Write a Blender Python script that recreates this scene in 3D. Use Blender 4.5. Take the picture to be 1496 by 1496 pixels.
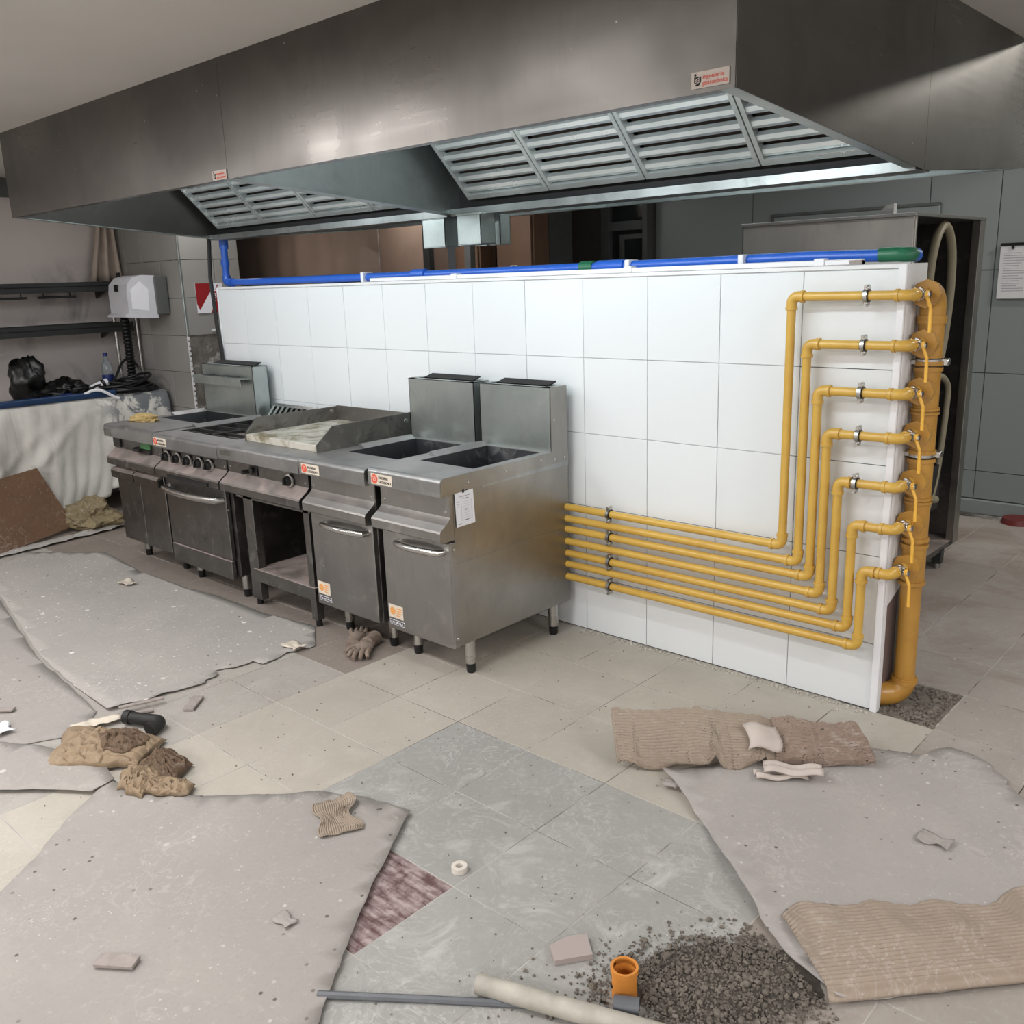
import bpy, bmesh, math, random
from mathutils import Vector, Matrix, noise
random.seed(11)
for _o in list(bpy.data.objects): bpy.data.objects.remove(_o)
SC = bpy.context.scene
COL = SC.collection
PI = math.pi

# ------------------------------------------------------------------ camera
CAM = Vector((1.188, -3.273, 1.65))
YAW, PITCH, ROLL, FPX = math.radians(-42.968), math.radians(-14.255), math.radians(-1.938), 1343.5
fwd = Vector((math.sin(YAW) * math.cos(PITCH), math.cos(YAW) * math.cos(PITCH), math.sin(PITCH)))
rgt = Vector((math.cos(YAW), -math.sin(YAW), 0))
upv = rgt.cross(fwd)
r2 = math.cos(ROLL) * rgt + math.sin(ROLL) * upv
u2 = -math.sin(ROLL) * rgt + math.cos(ROLL) * upv
cd = bpy.data.cameras.new('camera'); cam = bpy.data.objects.new('camera', cd); COL.objects.link(cam)
cam.matrix_world = Matrix(((r2.x, u2.x, -fwd.x, CAM.x), (r2.y, u2.y, -fwd.y, CAM.y), (r2.z, u2.z, -fwd.z, CAM.z), (0, 0, 0, 1)))
cd.sensor_fit = 'HORIZONTAL'; cd.sensor_width = 36; cd.lens = FPX / 1496 * 36; cd.clip_start = .05; cd.clip_end = 60
SC.camera = cam

# ------------------------------------------------------------------ world, lamps, exposure
SC.view_settings.view_transform = 'Standard'; SC.view_settings.look = 'None'
SC.view_settings.exposure = 0.18; SC.view_settings.gamma = 1; SC.view_settings.use_curve_mapping = False
W = bpy.data.worlds.new('world'); SC.world = W; W.use_nodes = True
W.node_tree.nodes['Background'].inputs[0].default_value = (.9, .95, 1, 1)
W.node_tree.nodes['Background'].inputs[1].default_value = .05
LAMPS_AND_FILL = [(-3.1, -2.70, 32), (-1.4, -2.70, 32), (-3.2, -5.6, 46), (-.4, -5.8, 66), (2.3, -5.2, 90), (2.9, -1.4, 40), (2.5, .3, 26), (-1.5, -7.2, 60)]  # the one right of the hood is added to brighten its end panel
def area(name, loc, sx, sy, power, col=(1, .99, .985), rot=(0, 0, 0)):
    l = bpy.data.lights.new(name, 'AREA'); l.shape = 'RECTANGLE'; l.size = sx; l.size_y = sy; l.energy = power; l.color = col
    o = bpy.data.objects.new(name, l); COL.objects.link(o); o.location = loc; o.rotation_euler = rot
    return o
for x, y, p in LAMPS_AND_FILL:
    area('ceiling_lamp_and_fill', (x, y, 2.425), 1.2, .28, p)
area('ceiling_lamp_and_fill', (-4.4, 1.72, 2.44), 1.0, .16, 10)  # added fill that brightens the brown cupboards behind the wall
area('ceiling_lamp_and_fill', (-1.2, 2.2, 2.44), 1.0, .28, 8)
area('ceiling_lamp_and_fill', (-5.4, -3.4, 2.44), .28, 1.2, 30)  # added fill to lighten the left wall
area('ceiling_lamp_and_fill', (-5.05, .25, 2.44), .28, .8, 7)  # added fill for the cardboard sheet and column tiles
# hood tubes: sealed strips on the inner side of the front panels, facing the filters
for _x, _p in ((-3.3, 12), (-1.1, 15)): area('hood_lamp_and_fill', (_x, -1.15, 2.22), 1.7, .05, _p, (.86, .96, 1), (math.radians(84), 0, 0))
for _x, _p in ((-3.3, 4), (-1.1, 8)): area('hood_lamp_and_fill', (_x, .80, 2.44), 1.7, .05, _p, (.86, .96, 1), (math.radians(35), 0, 0))  # rear strips added to brighten the inner face of the rear panel
# lamp of the higher bay behind the hood; the ceiling edge cuts its light on the end panel
area('bay_lamp', (1.1, 2.75, 2.93), .35, .10, 26, (1, .96, .88), (0, math.radians(14), 0))

# ------------------------------------------------------------------ materials
def lin(c):
    return tuple(((v / 255) / 12.92 if v / 255 <= .04045 else ((v / 255 + .055) / 1.055) ** 2.4) for v in c) + (1,)
class NT:
    def __init__(s, name):
        s.m = bpy.data.materials.new(name); s.m.use_nodes = True
        s.n = s.m.node_tree.nodes; s.l = s.m.node_tree.links; s.b = s.n['Principled BSDF']
        g = s.n.new('ShaderNodeNewGeometry'); s.pos = g.outputs['Position']; s.nor = g.outputs['Normal']
    def link(s, a, b): s.l.new(a, b)
    def noise(s, scale, detail=4, rough=.55, dist=0, vec=None, stretch=None):
        v = vec or s.pos
        if stretch:
            mp = s.n.new('ShaderNodeMapping'); mp.inputs['Scale'].default_value = stretch; s.link(v, mp.inputs[0]); v = mp.outputs[0]
        t = s.n.new('ShaderNodeTexNoise'); t.inputs['Scale'].default_value = scale; t.inputs['Detail'].default_value = detail
        t.inputs['Roughness'].default_value = rough; t.inputs['Distortion'].default_value = dist; s.link(v, t.inputs['Vector'])
        return t.outputs['Fac']
    def voro(s, scale, feature='F1', out='Distance', rnd=1):
        t = s.n.new('ShaderNodeTexVoronoi'); t.feature = feature; t.inputs['Scale'].default_value = scale; t.inputs['Randomness'].default_value = rnd
        s.link(s.pos, t.inputs['Vector']); return t.outputs[out]
    def ramp(s, fac, a, b, ca=0, cb=1):
        r = s.n.new('ShaderNodeMapRange'); r.clamp = True
        for i, v in enumerate((a, b, ca, cb)): r.inputs[i + 1].default_value = v
        s.link(fac, r.inputs[0]); return r.outputs[0]
    def mix(s, fac, a, b):
        m = s.n.new('ShaderNodeMix'); m.data_type = 'RGBA'
        for k, v in ((0, fac), (6, a), (7, b)):
            if isinstance(v, (int, float)): m.inputs[k].default_value = v
            elif isinstance(v, tuple): m.inputs[k].default_value = v
            else: s.link(v, m.inputs[k])
        return m.outputs[2]
    def math(s, op, a, b=None):
        m = s.n.new('ShaderNodeMath'); m.operation = op
        for k, v in ((0, a), (1, b)):
            if v is None: continue
            if isinstance(v, (int, float)): m.inputs[k].default_value = v
            else: s.link(v, m.inputs[k])
        return m.outputs[0]
    def sep(s, v, i):
        m = s.n.new('ShaderNodeSeparateXYZ'); s.link(v, m.inputs[0]); return m.outputs[i]
    def rand(s):
        return s.n.new('ShaderNodeObjectInfo').outputs['Random']
    def bump(s, h, strength=.2, dist=.01):
        b = s.n.new('ShaderNodeBump'); b.inputs['Strength'].default_value = strength; b.inputs['Distance'].default_value = dist
        s.link(h, b.inputs['Height']); s.link(b.outputs[0], s.b.inputs['Normal'])
    def set(s, col=None, rough=None, metal=None, spec=None):
        for k, v in (('Base Color', col), ('Roughness', rough), ('Metallic', metal), ('Specular IOR Level', spec)):
            if v is None: continue
            if isinstance(v, (int, float, tuple)): s.b.inputs[k].default_value = v
            else: s.link(v, s.b.inputs[k])
        return s.m

def plain(name, col, rough=.5, metal=0, var=.06, scale=14):
    t = NT(name); c = lin(col)
    d = tuple(max(0, v * (1 - var * 3)) for v in c[:3]) + (1,)
    return t.set(t.mix(t.ramp(t.noise(scale, 5), .3, .75), c, d), rough, metal)

def steel(name, col=(150, 150, 150), rough=.33, dust=0.0, smear=.5, grime=0.0, vert=False, metal=1):
    t = NT(name); c = lin(col)
    dark = tuple(v * .64 for v in c[:3]) + (1,)
    n1 = t.noise(2.0, 3, .5, .4); n2 = t.noise(11, 5, .6, 1.0)
    cc = t.mix(t.ramp(n1, .35, .7), c, dark)
    sm = t.ramp(n2, .56, .74, 0, smear)
    n3 = t.noise(34, 6, .7, .4, None, (1, 1, .22)); cc = t.mix(t.ramp(n3, .54, .76, 0, .4), cc, dark)
    cc = t.mix(t.math('MULTIPLY', sm, .6), cc, lin((205, 203, 198)))
    fl = t.math('MULTIPLY', t.ramp(t.voro(15), .03, .06, .7, 0), t.ramp(n1, .5, .62)); cc = t.mix(fl, cc, lin((210, 206, 200)))
    br = t.noise(60, 2, .5, 0, None, (.02, .02, 1) if vert is not None else (1, 1, 1))
    ro = t.math('ADD', t.ramp(n1, .3, .7, rough - .06, rough + .1), t.math('MULTIPLY', sm, .25))
    ro = t.math('ADD', ro, t.ramp(br, .3, .7, -.015, .015))
    me = metal
    if grime:
        g = t.ramp(t.noise(5, 6, .7, .8), .5, .72, 0, grime); cc = t.mix(g, cc, lin((52, 46, 40))); ro = t.math('ADD', ro, t.math('MULTIPLY', g, .2))
    if dust:
        up = t.ramp(t.sep(t.nor, 2), .25, .9, 0, 1)
        d = t.math('MULTIPLY', t.math('MULTIPLY', up, t.ramp(t.noise(7, 5, .6, .4), .3, .62, .35, 1)), dust)
        cc = t.mix(d, cc, lin((170, 154, 148))); ro = t.math('ADD', ro, t.math('MULTIPLY', d, .4))
        me = t.math('SUBTRACT', metal, t.math('MULTIPLY', d, .95))
    return t.set(cc, ro, me)

M = {}
M['steel'] = steel('brushed_steel', (164, 162, 160), .36, dust=.35)
M['steel_side'] = steel('brushed_steel_side', (166, 163, 158), .36, smear=.2)
M['steel_dark'] = steel('grimy_steel', (128, 126, 124), .36, dust=.9, grime=.45)
M['steel_top'] = steel('counter_steel', (172, 174, 175), .34, dust=.3, grime=.18)
M['steel_hood'] = steel('hood_steel', (122, 118, 114), .31, smear=.03, vert=True, metal=.92)
M['galv'] = steel('galvanised_sheet', (186, 194, 192), .42, smear=.3, grime=.15)
M['filter'] = steel('filter_steel', (212, 217, 216), .30, smear=.2, grime=.06, metal=.62)
M['baffle_brown'] = plain('greasy_brown_baffle', (84, 72, 64), .6)
M['gutter'] = steel('gutter_steel', (150, 153, 152), .4, smear=.2, grime=.3)
M['chrome'] = steel('polished_steel', (205, 203, 200), .24, smear=.1)
M['tank'] = steel('tank_steel', (96, 98, 102), .42, dust=.15, grime=.3)
M['burnt'] = steel('burnt_steel', (150, 147, 143), .45, grime=.8)
M['black'] = plain('black_plastic', (22, 22, 23), .4)
M['deep_black'] = plain('black_and_gap_shade', (16, 15, 15), .7)  # near-black; on the plate behind the hood gutter it stands in for shade
M['bag'] = plain('black_bin_liner', (10, 10, 11), .35)
M['iron'] = plain('cast_iron', (30, 29, 28), .6)
M['white'] = plain('white_paint', (225, 225, 226), .5, var=.02)
M['trimwhite'] = plain('white_plastic', (230, 230, 234), .35, var=.01)
M['paper'] = plain('white_paper', (232, 232, 238), .7, var=.02)
M['ink'] = plain('printed_ink', (60, 60, 70), .8)
M['inkblack'] = plain('black_print', (25, 24, 24), .7)
M['inkgrey'] = plain('grey_print', (172, 172, 182), .8)
M['red'] = plain('red_print', (214, 84, 62), .6, var=.02)
M['signred'] = plain('red_sign_print', (150, 28, 34), .5)
M['orangeprint'] = plain('orange_print', (226, 160, 92), .6)
M['creamlabel'] = plain('cream_label', (216, 205, 190), .6)
M['sticker'] = plain('pale_sticker', (196, 184, 176), .5)
M['blue'] = plain('blue_pvc', (44, 98, 198), .32, var=.04)
M['bluedark'] = plain('dark_blue_pvc', (26, 46, 112), .38)
M['green'] = plain('green_pvc', (38, 108, 76), .4)
M['greenlabel'] = plain('green_label', (70, 120, 74), .5)
M['orange'] = plain('orange_pvc', (216, 140, 60), .5, var=.08)
M['greypvc'] = plain('grey_pvc', (104, 107, 112), .5, var=.1)
M['cream'] = plain('dusty_cream_pvc', (184, 179, 168), .6, var=.14)
M['mahog'] = plain('brown_cardboard', (146, 124, 108), .8, var=.06, scale=5)
M['brownwood'] = plain('brown_cabinet_board', (124, 96, 76), .6, var=.06, scale=4)
M['leadgrey'] = plain('grey_painted_metal', (92, 95, 94), .5)
M['darkpost'] = plain('dark_metal_post', (52, 54, 54), .45, .3)
M['hose'] = plain('beige_rubber_hose', (148, 140, 118), .5)
M['wood'] = plain('dusty_wood_offcut', (162, 152, 147), .8, var=.1, scale=40)
M['rag'] = plain('ochre_cloth', (190, 165, 112), .9, var=.12, scale=30)
M['glove'] = plain('dirty_grey_glove', (140, 124, 112), .9, var=.12, scale=40)
M['curtain'] = plain('translucent_sheeting', (176, 162, 150), .6)
M['dispenser'] = plain('white_abs', (206, 206, 212), .35, var=.03)
M['cream_switch'] = plain('white_disc', (214, 206, 196), .5)

def m_yellow():
    t = NT('yellow_gas_pipe_paint')
    c = t.mix(t.ramp(t.noise(9, 4), .35, .7), lin((208, 168, 78)), lin((198, 156, 70)))
    return t.set(c, .3, 0)
M['yellow'] = m_yellow()
def m_yellow2():
    t = NT('ochre_manifold_paint')
    c = t.mix(t.ramp(t.noise(7, 5), .35, .7), lin((186, 140, 64)), lin((168, 122, 54)))
    return t.set(c, .3, 0)
M['ochre'] = m_yellow2()
M['lever'] = plain('lever_yellow', (236, 182, 74), .35, var=.02)

def m_ceiling(name, a, b):
    t = NT(name)
    c = t.mix(t.ramp(t.noise(1.2, 4), .3, .7), lin(a), lin(b))
    t.bump(t.noise(90, 3), .08, .003)
    return t.set(c, .75)
M['ceiling'] = m_ceiling('ceiling_plaster', (208, 205, 200), (198, 195, 190))
M['wallplain'] = m_ceiling('plain_wall_paint', (200, 196, 192), (186, 182, 178))
def m_wl():
    t = NT('left_wall_sheeting')
    c = t.mix(t.ramp(t.noise(1.2, 4), .3, .7), lin((206, 198, 194)), lin((192, 184, 181)))
    sm = t.math('MULTIPLY', t.ramp(t.noise(2.6, 5, .6, .8, None, (1, 1, .8)), .5, .68, 0, .6), t.ramp(t.sep(t.pos, 2), 1.75, 1.95, 1, 0))  # grey patches lower down: smudges and soft shadows put into the colour
    return t.set(t.mix(sm, c, lin((112, 106, 110))), .7)
M['wallleft'] = m_wl()
def m_wallgrout():
    t = NT('wall_tile_joint')
    lowz = t.ramp(t.sep(t.pos, 2), .62, .66, 1, 0); rx = t.math('MULTIPLY', t.ramp(t.sep(t.pos, 0), -.42, -.36), t.ramp(t.sep(t.pos, 2), 1.32, 1.36, 1, 0))
    f = t.math('MAXIMUM', lowz, rx); f = t.math('MULTIPLY', f, t.ramp(t.noise(3, 3), .3, .5, .55, 1))
    return t.set(t.mix(f, lin((204, 206, 208)), lin((34, 32, 31))), .85)
M['grout_dark'] = m_wallgrout()
M['grout_white'] = plain('white_grout', (188, 190, 192), .8)
M['grout_grey'] = plain('grey_grout', (92, 95, 95), .8)
def m_fgrout():
    t = NT('floor_grout')
    return t.set(t.mix(t.math('MULTIPLY', t.ramp(t.noise(2.4, 5, .65), .46, .58), t.ramp(t.sep(t.pos, 1), -2.2, -.6, .35, 1)), lin((176, 172, 166)), lin((66, 60, 55))), .9)
M['grout_floor'] = m_fgrout()
def m_tile(name, c, rough=.16, var=.03):
    t = NT(name); a = lin(c); b = tuple(v * (1 - var * 2.4) for v in a[:3]) + (1,)
    return t.set(t.mix(t.rand(), a, b), rough)
M['tile_white'] = m_tile('white_glazed_tile', (226, 229, 231), .17, .015)
M['tile_grey'] = m_tile('grey_glazed_tile', (150, 148, 144), .25, .03)
M['tile_back'] = m_tile('pale_grey_large_tile', (142, 149, 148), .35, .02)
M['tile_brown'] = m_tile('beige_far_tile', (128, 118, 108), .4)

def m_floor(name, base, alt, scuff=0.0, scuffcol=(196, 194, 192), stain=0):
    t = NT(name)
    c = t.mix(t.rand(), lin(base), lin(alt))
    dk_ = tuple(v * .74 for v in lin(base)[:3]) + (1,)
    c = t.mix(t.ramp(t.noise(3.0, 7, .68, .5), .38, .7, 0, .5), c, dk_)
    c = t.mix(t.ramp(t.noise(70, 5, .75), .52, .78, 0, .5), c, dk_)
    c = t.mix(t.ramp(t.noise(38, 6, .75, .5), .55, .8, 0, .45), c, lin(scuffcol))
    if scuff:
        w = t.noise(8, 3, .5, 3.0); lines = t.math('ABSOLUTE', t.math('SUBTRACT', w, .5))
        s1 = t.math('MULTIPLY', t.ramp(lines, .0, .05, .7, 0), t.ramp(t.noise(2.6, 3), .45, .6))
        s1 = t.math('MULTIPLY', s1, t.ramp(t.noise(45, 4, .7), .35, .6))
        s2 = t.ramp(t.noise(4.2, 8, .75, .8), .53, .74)
        s_ = t.math('MULTIPLY', t.math('MAXIMUM', s1, s2), scuff)
        c = t.mix(s_, c, lin(scuffcol))
    if stain: c = t.mix(t.ramp(t.noise(1.5, 6, .65, .6), .5, .66, 0, stain), c, lin((116, 92, 78)))
    sp = t.ramp(t.voro(16), .04, .07, .8, 0); sp = t.math('MULTIPLY', sp, t.ramp(t.noise(2.2, 3), .5, .6))
    c = t.mix(sp, c, lin((214, 212, 208)))
    dk = t.math('MULTIPLY', t.ramp(t.voro(13), .03, .08, .75, 0), t.ramp(t.noise(1.7, 3), .5, .6))
    c = t.mix(dk, c, lin((92, 84, 78)))
    t.bump(t.noise(120, 4), .1, .002)
    return t.set(c, .62)
M['floor_warm'] = m_floor('beige_floor_tile', (180, 173, 162), (174, 167, 157), .45, (198, 192, 184))
M['floor_grey'] = m_floor('scuffed_grey_floor_tile', (160, 158, 154), (153, 152, 149), .9)
M['floor_left'] = m_floor('dusty_floor_tile', (170, 165, 158), (163, 157, 151), .35)
M['floor_right'] = m_floor('dirty_brown_floor_tile', (164, 156, 149), (155, 147, 139), .2, stain=.65)
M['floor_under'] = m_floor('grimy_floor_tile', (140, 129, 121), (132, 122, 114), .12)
def m_darktile():
    t = NT('maroon_floor_tile')
    f = t.noise(26, 5, .65, .6, None, None); st = t.noise(40, 3, .5, 0, None, (.25, 1.4, 1))
    c = t.mix(t.ramp(t.math('MULTIPLY', f, st), .16, .36), lin((92, 66, 66)), lin((168, 152, 150)))
    return t.set(c, .6)
M['tile_dark'] = m_darktile()

def m_kraft(name, a, b, spots=.6, fine=False):
    t = NT(name)
    c = t.mix(t.ramp(t.noise(2.3, 6, .65, .5), .32, .72), lin(a), lin(b))
    c = t.mix(t.ramp(t.noise(24, 6, .7), .55, .8, 0, .35), c, tuple(v * .8 for v in lin(a)[:3]) + (1,))
    c = t.mix(t.ramp(t.noise(75, 5, .75), .52, .78, 0, .5), c, tuple(v * .7 for v in lin(a)[:3]) + (1,))
    c = t.mix(t.ramp(t.noise(40, 6, .75, .4), .56, .8, 0, .4), c, lin((204, 200, 195)))
    sw = t.noise(5.5, 3, .5, 3.4); ln = t.math('ABSOLUTE', t.math('SUBTRACT', sw, .5))
    c = t.mix(t.math('MULTIPLY', t.ramp(ln, 0, .035, .22, 0), t.ramp(t.noise(1.9, 2), .5, .6)), c, lin((206, 201, 195)))
    if spots:
        for sc, r0, th, k in ((8, .11, .60 - .15 * spots, .9), (19, .12, .58 - .15 * spots, .85), (43, .13, .56 - .14 * spots, .75)):
            s = t.math('MULTIPLY', t.ramp(t.voro(sc), r0 * .75, r0, k, 0), t.ramp(t.noise(1.15 + sc * .02, 4, .6), th, th + .07))
            c = t.mix(t.math('MULTIPLY', s, spots), c, lin((226, 224, 220)))
        dk = t.math('MULTIPLY', t.ramp(t.voro(17), .07, .11, .85, 0), t.ramp(t.noise(1.7, 3), .46, .54))
        c = t.mix(dk, c, lin((74, 66, 60)))
    t.bump(t.noise(14, 6, .6), .25, .006)
    return t.set(c, .85)
M['sheet_grey'] = m_kraft('dusty_paper_sheet', (168, 163, 158), (159, 155, 151), 1.0)
M['sheet_tan'] = m_kraft('dusty_board_sheet', (160, 154, 149), (150, 145, 141), .5)
M['sheet_right'] = m_kraft('dusty_grey_board_sheet', (168, 162, 158), (157, 151, 148), .55)
M['corr'] = m_kraft('corrugated_board', (160, 145, 130), (146, 131, 117), .3)
M['kraft'] = m_kraft('brown_kraft_paper', (150, 130, 106), (126, 108, 86), 0)
M['kraft_dark'] = m_kraft('stained_kraft_paper', (104, 84, 66), (86, 68, 52), 0)
M['kraft_olive'] = m_kraft('olive_packing_paper', (132, 118, 88), (114, 102, 76), 0)
M['liner'] = m_kraft('torn_brown_liner', (150, 131, 118), (134, 115, 103), .1)
M['hardboard'] = m_kraft('brown_hardboard', (124, 94, 70), (108, 82, 62), .3)

def m_cloth():
    t = NT('stained_drop_cloth')
    c = t.mix(t.ramp(t.noise(3, 5), .3, .7), lin((216, 214, 208)), lin((190, 186, 180)))
    p = t.math('MULTIPLY', t.ramp(t.noise(7, 6, .65, .8), .46, .54), t.ramp(t.sep(t.pos, 1), -.38, -.1))
    p = t.math('MULTIPLY', p, t.ramp(t.sep(t.pos, 2), .5, .66))
    c = t.mix(p, c, lin((112, 116, 120)))
    d = t.ramp(t.noise(4.2, 5, .65, 1), .62, .74, 0, .55); c = t.mix(d, c, lin((122, 110, 94)))
    wr = t.math('ABSOLUTE', t.math('SUBTRACT', t.noise(3.2, 3, .45, .7, None, (1, 1.6, .7)), .5)); t.bump(t.math('ADD', t.ramp(wr, 0, .12, 0, 1), t.math('MULTIPLY', t.noise(60, 3), .1)), .16, .012)
    return t.set(c, .85)
M['cloth'] = m_cloth()
def m_cement():
    t = NT('bare_cement')
    c = t.mix(t.ramp(t.noise(9, 7, .7, .5), .35, .65), lin((118, 114, 108)), lin((86, 80, 74)))
    c = t.mix(t.ramp(t.noise(5, 5, .6, .8), .55, .64, 0, .9), c, lin((176, 176, 172)))
    return t.set(c, .9)
M['cement'] = m_cement()
def m_griddle():
    t = NT('griddle_plate')
    c = t.mix(t.ramp(t.noise(8, 6, .65, .6), .46, .64), lin((198, 194, 184)), lin((126, 116, 88)))
    c = t.mix(t.ramp(t.noise(30, 4), .6, .72, 0, .6), c, lin((90, 80, 64)))
    return t.set(c, .55, .25)
M['griddle'] = m_griddle()
def m_rubble():
    t = NT('rubble_stone')
    c = t.mix(t.noise(30, 4), lin((138, 130, 120)), lin((66, 60, 54)))
    return t.set(c, .95)
M['rubble'] = m_rubble()
M['soil'] = plain('dark_soil', (92, 85, 78), .95, var=.18, scale=60)
def m_plastic():
    t = NT('clear_bottle_plastic'); t.b.inputs['Transmission Weight'].default_value = .85; t.b.inputs['IOR'].default_value = 1.3
    return t.set(lin((220, 228, 234)), .08)
M['clear'] = m_plastic()
def m_glass():
    t = NT('dark_window_glass'); return t.set(lin((46, 50, 50)), .08, 0, .6)
M['glass'] = m_glass()

# ------------------------------------------------------------------ mesh helpers
class MB:
    def __init__(s): s.bm = bmesh.new()
    def box(s, x0, x1, y0, y1, z0, z1, bev=0.0, seg=1):
        vs = [s.bm.verts.new((x, y, z)) for x in (x0, x1) for y in (y0, y1) for z in (z0, z1)]
        fs = [s.bm.faces.new([vs[i] for i in q]) for q in ((0, 1, 3, 2), (4, 6, 7, 5), (0, 4, 5, 1), (2, 3, 7, 6), (0, 2, 6, 4), (1, 5, 7, 3))]
        if bev:
            es = list({e for f in fs for e in f.edges})
            bmesh.ops.bevel(s.bm, geom=es, offset=bev, segments=seg, affect='EDGES', profile=.5)
        return s
    def prism(s, poly, axis, a, b):
        """poly of (p,q): axis 'x' -> (y,z), 'y' -> (x,z), 'z' -> (x,y)"""
        def P(p, q, t): return {'x': (t, p, q), 'y': (p, t, q), 'z': (p, q, t)}[axis]
        A = [s.bm.verts.new(P(p, q, a)) for p, q in poly]; B = [s.bm.verts.new(P(p, q, b)) for p, q in poly]
        n = len(poly)
        for i in range(n): s.bm.faces.new((A[i], A[(i + 1) % n], B[(i + 1) % n], B[i]))
        s.bm.faces.new(A[::-1]); s.bm.faces.new(B)
        return s
    def tube(s, pts, r, n=12, cap=True, closed=False):
        pts = [Vector(p) for p in pts]; N = len(pts)
        rs = r if isinstance(r, (list, tuple)) else [r] * N
        rings = []; ref = None
        for i, p in enumerate(pts):
            if closed: d = pts[(i + 1) % N] - pts[i - 1]
            else: d = pts[min(i + 1, N - 1)] - pts[max(i - 1, 0)]
            d.normalize()
            if ref is None:
                ref = Vector((0, 0, 1)) if abs(d.z) < .9 else Vector((0, 1, 0))
            u = (ref - ref.dot(d) * d).normalized(); ref = u; w = d.cross(u)
            rings.append([s.bm.verts.new(p + rs[i] * (math.cos(2 * PI * k / n) * u + math.sin(2 * PI * k / n) * w)) for k in range(n)])
        for i in range(N if closed else N - 1):
            a, b = rings[i], rings[(i + 1) % N]
            for k in range(n): s.bm.faces.new((a[k], a[(k + 1) % n], b[(k + 1) % n], b[k]))
        if cap and not closed:
            s.bm.faces.new(rings[0][::-1]); s.bm.faces.new(rings[-1])
        return s
    def cyl(s, p0, p1, r, n=16, r1=None): return s.tube([p0, p1], [r, r if r1 is None else r1], n)
    def pipe_hollow(s, p0, p1, ro, ri, n=28):
        """open tube with wall thickness"""
        p0, p1 = Vector(p0), Vector(p1); d = (p1 - p0).normalized()
        ref = Vector((0, 0, 1)) if abs(d.z) < .9 else Vector((0, 1, 0))
        u = (ref - ref.dot(d) * d).normalized(); w = d.cross(u); R = []
        for p, r in ((p0, ro), (p1, ro), (p1, ri), (p0, ri)):
            R.append([s.bm.verts.new(p + r * (math.cos(2 * PI * k / n) * u + math.sin(2 * PI * k / n) * w)) for k in range(n)])
        for i in range(4):
            a, b = R[i], R[(i + 1) % 4]
            for k in range(n): s.bm.faces.new((a[k], a[(k + 1) % n], b[(k + 1) % n], b[k]))
        return s
    def sphere(s, c, r, sub=2, sc=(1, 1, 1), amp=0, freq=3, seed=0, rot=None):
        g = bmesh.ops.create_icosphere(s.bm, subdivisions=sub, radius=1)
        for v in g['verts']:
            p = v.co.copy(); k = 1 + amp * noise.noise(p * freq + Vector((seed, seed * 2.3, seed * .7)))
            q = Vector((p.x * sc[0], p.y * sc[1], p.z * sc[2])) * (r * k)
            if rot: q = rot @ q
            v.co = Vector(c) + q
        return s
    def quad(s, *ps):
        s.bm.faces.new([s.bm.verts.new(p) for p in ps]); return s
    def grid(s, fn, nu, nv):
        V = [[s.bm.verts.new(fn(i / nu, j / nv)) for j in range(nv + 1)] for i in range(nu + 1)]
        for i in range(nu):
            for j in range(nv): s.bm.faces.new((V[i][j], V[i + 1][j], V[i + 1][j + 1], V[i][j + 1]))
        return s
    def build(s, name, mat, parent=None, smooth=40, kind=None, fix=True):
        if fix: bmesh.ops.recalc_face_normals(s.bm, faces=s.bm.faces[:])
        me = bpy.data.meshes.new(name); s.bm.to_mesh(me); s.bm.free()
        me.materials.append(M[mat] if isinstance(mat, str) else mat)
        if smooth:
            for p in me.polygons: p.use_smooth = True
            me.set_sharp_from_angle(angle=math.radians(smooth))
        o = bpy.data.objects.new(name, me); COL.objects.link(o); attach(o, parent)
        if kind: o['kind'] = kind
        return o
def attach(o, parent):
    if parent is not None:
        o.parent = parent
        o.matrix_parent_inverse = Matrix.Translation(-Vector(WLOC.get(parent.name, (0, 0, 0))))
        WLOC[o.name] = WLOC.get(parent.name, (0, 0, 0)) if False else (0, 0, 0)
WLOC = {}
def tag(o, label=None, cat=None, group=None, kind=None):
    for k, v in (('label', label), ('category', cat), ('group', group), ('kind', kind)):
        if v: o[k] = v
    return o
def thing(name, label, cat, loc=(0, 0, 0), group=None):
    o = bpy.data.objects.new(name, None); COL.objects.link(o); o.location = loc; o.empty_display_size = .1
    WLOC[o.name] = tuple(loc); return tag(o, label, cat, group)
def struct(o): o['kind'] = 'structure'; return o
def solidify(o, t, off=-1):
    m = o.modifiers.new('thickness', 'SOLIDIFY'); m.thickness = t; m.offset = off; return o
def text(body, size, mat, origin, ux, uy, parent, name='lettering', align='LEFT', depth=.0004, sx=1.0, fit=None):
    c = bpy.data.curves.new(name, 'FONT'); c.body = body; c.size = size; c.align_x = align; c.extrude = depth
    t = bpy.data.objects.new(name, c); COL.objects.link(t)
    bpy.context.view_layer.update()
    me = bpy.data.meshes.new_from_object(t.evaluated_get(bpy.context.evaluated_depsgraph_get()))
    bpy.data.objects.remove(t)
    if fit: sx = fit / max(v.co.x for v in me.vertices)
    ux, uy = Vector(ux).normalized(), Vector(uy).normalized(); n = ux.cross(uy)
    for v in me.vertices: v.co = Vector(origin) + ux * v.co.x * sx + uy * v.co.y + n * v.co.z
    me.materials.clear(); me.materials.append(M[mat])
    o = bpy.data.objects.new(name, me); COL.objects.link(o); attach(o, parent); return o

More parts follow.
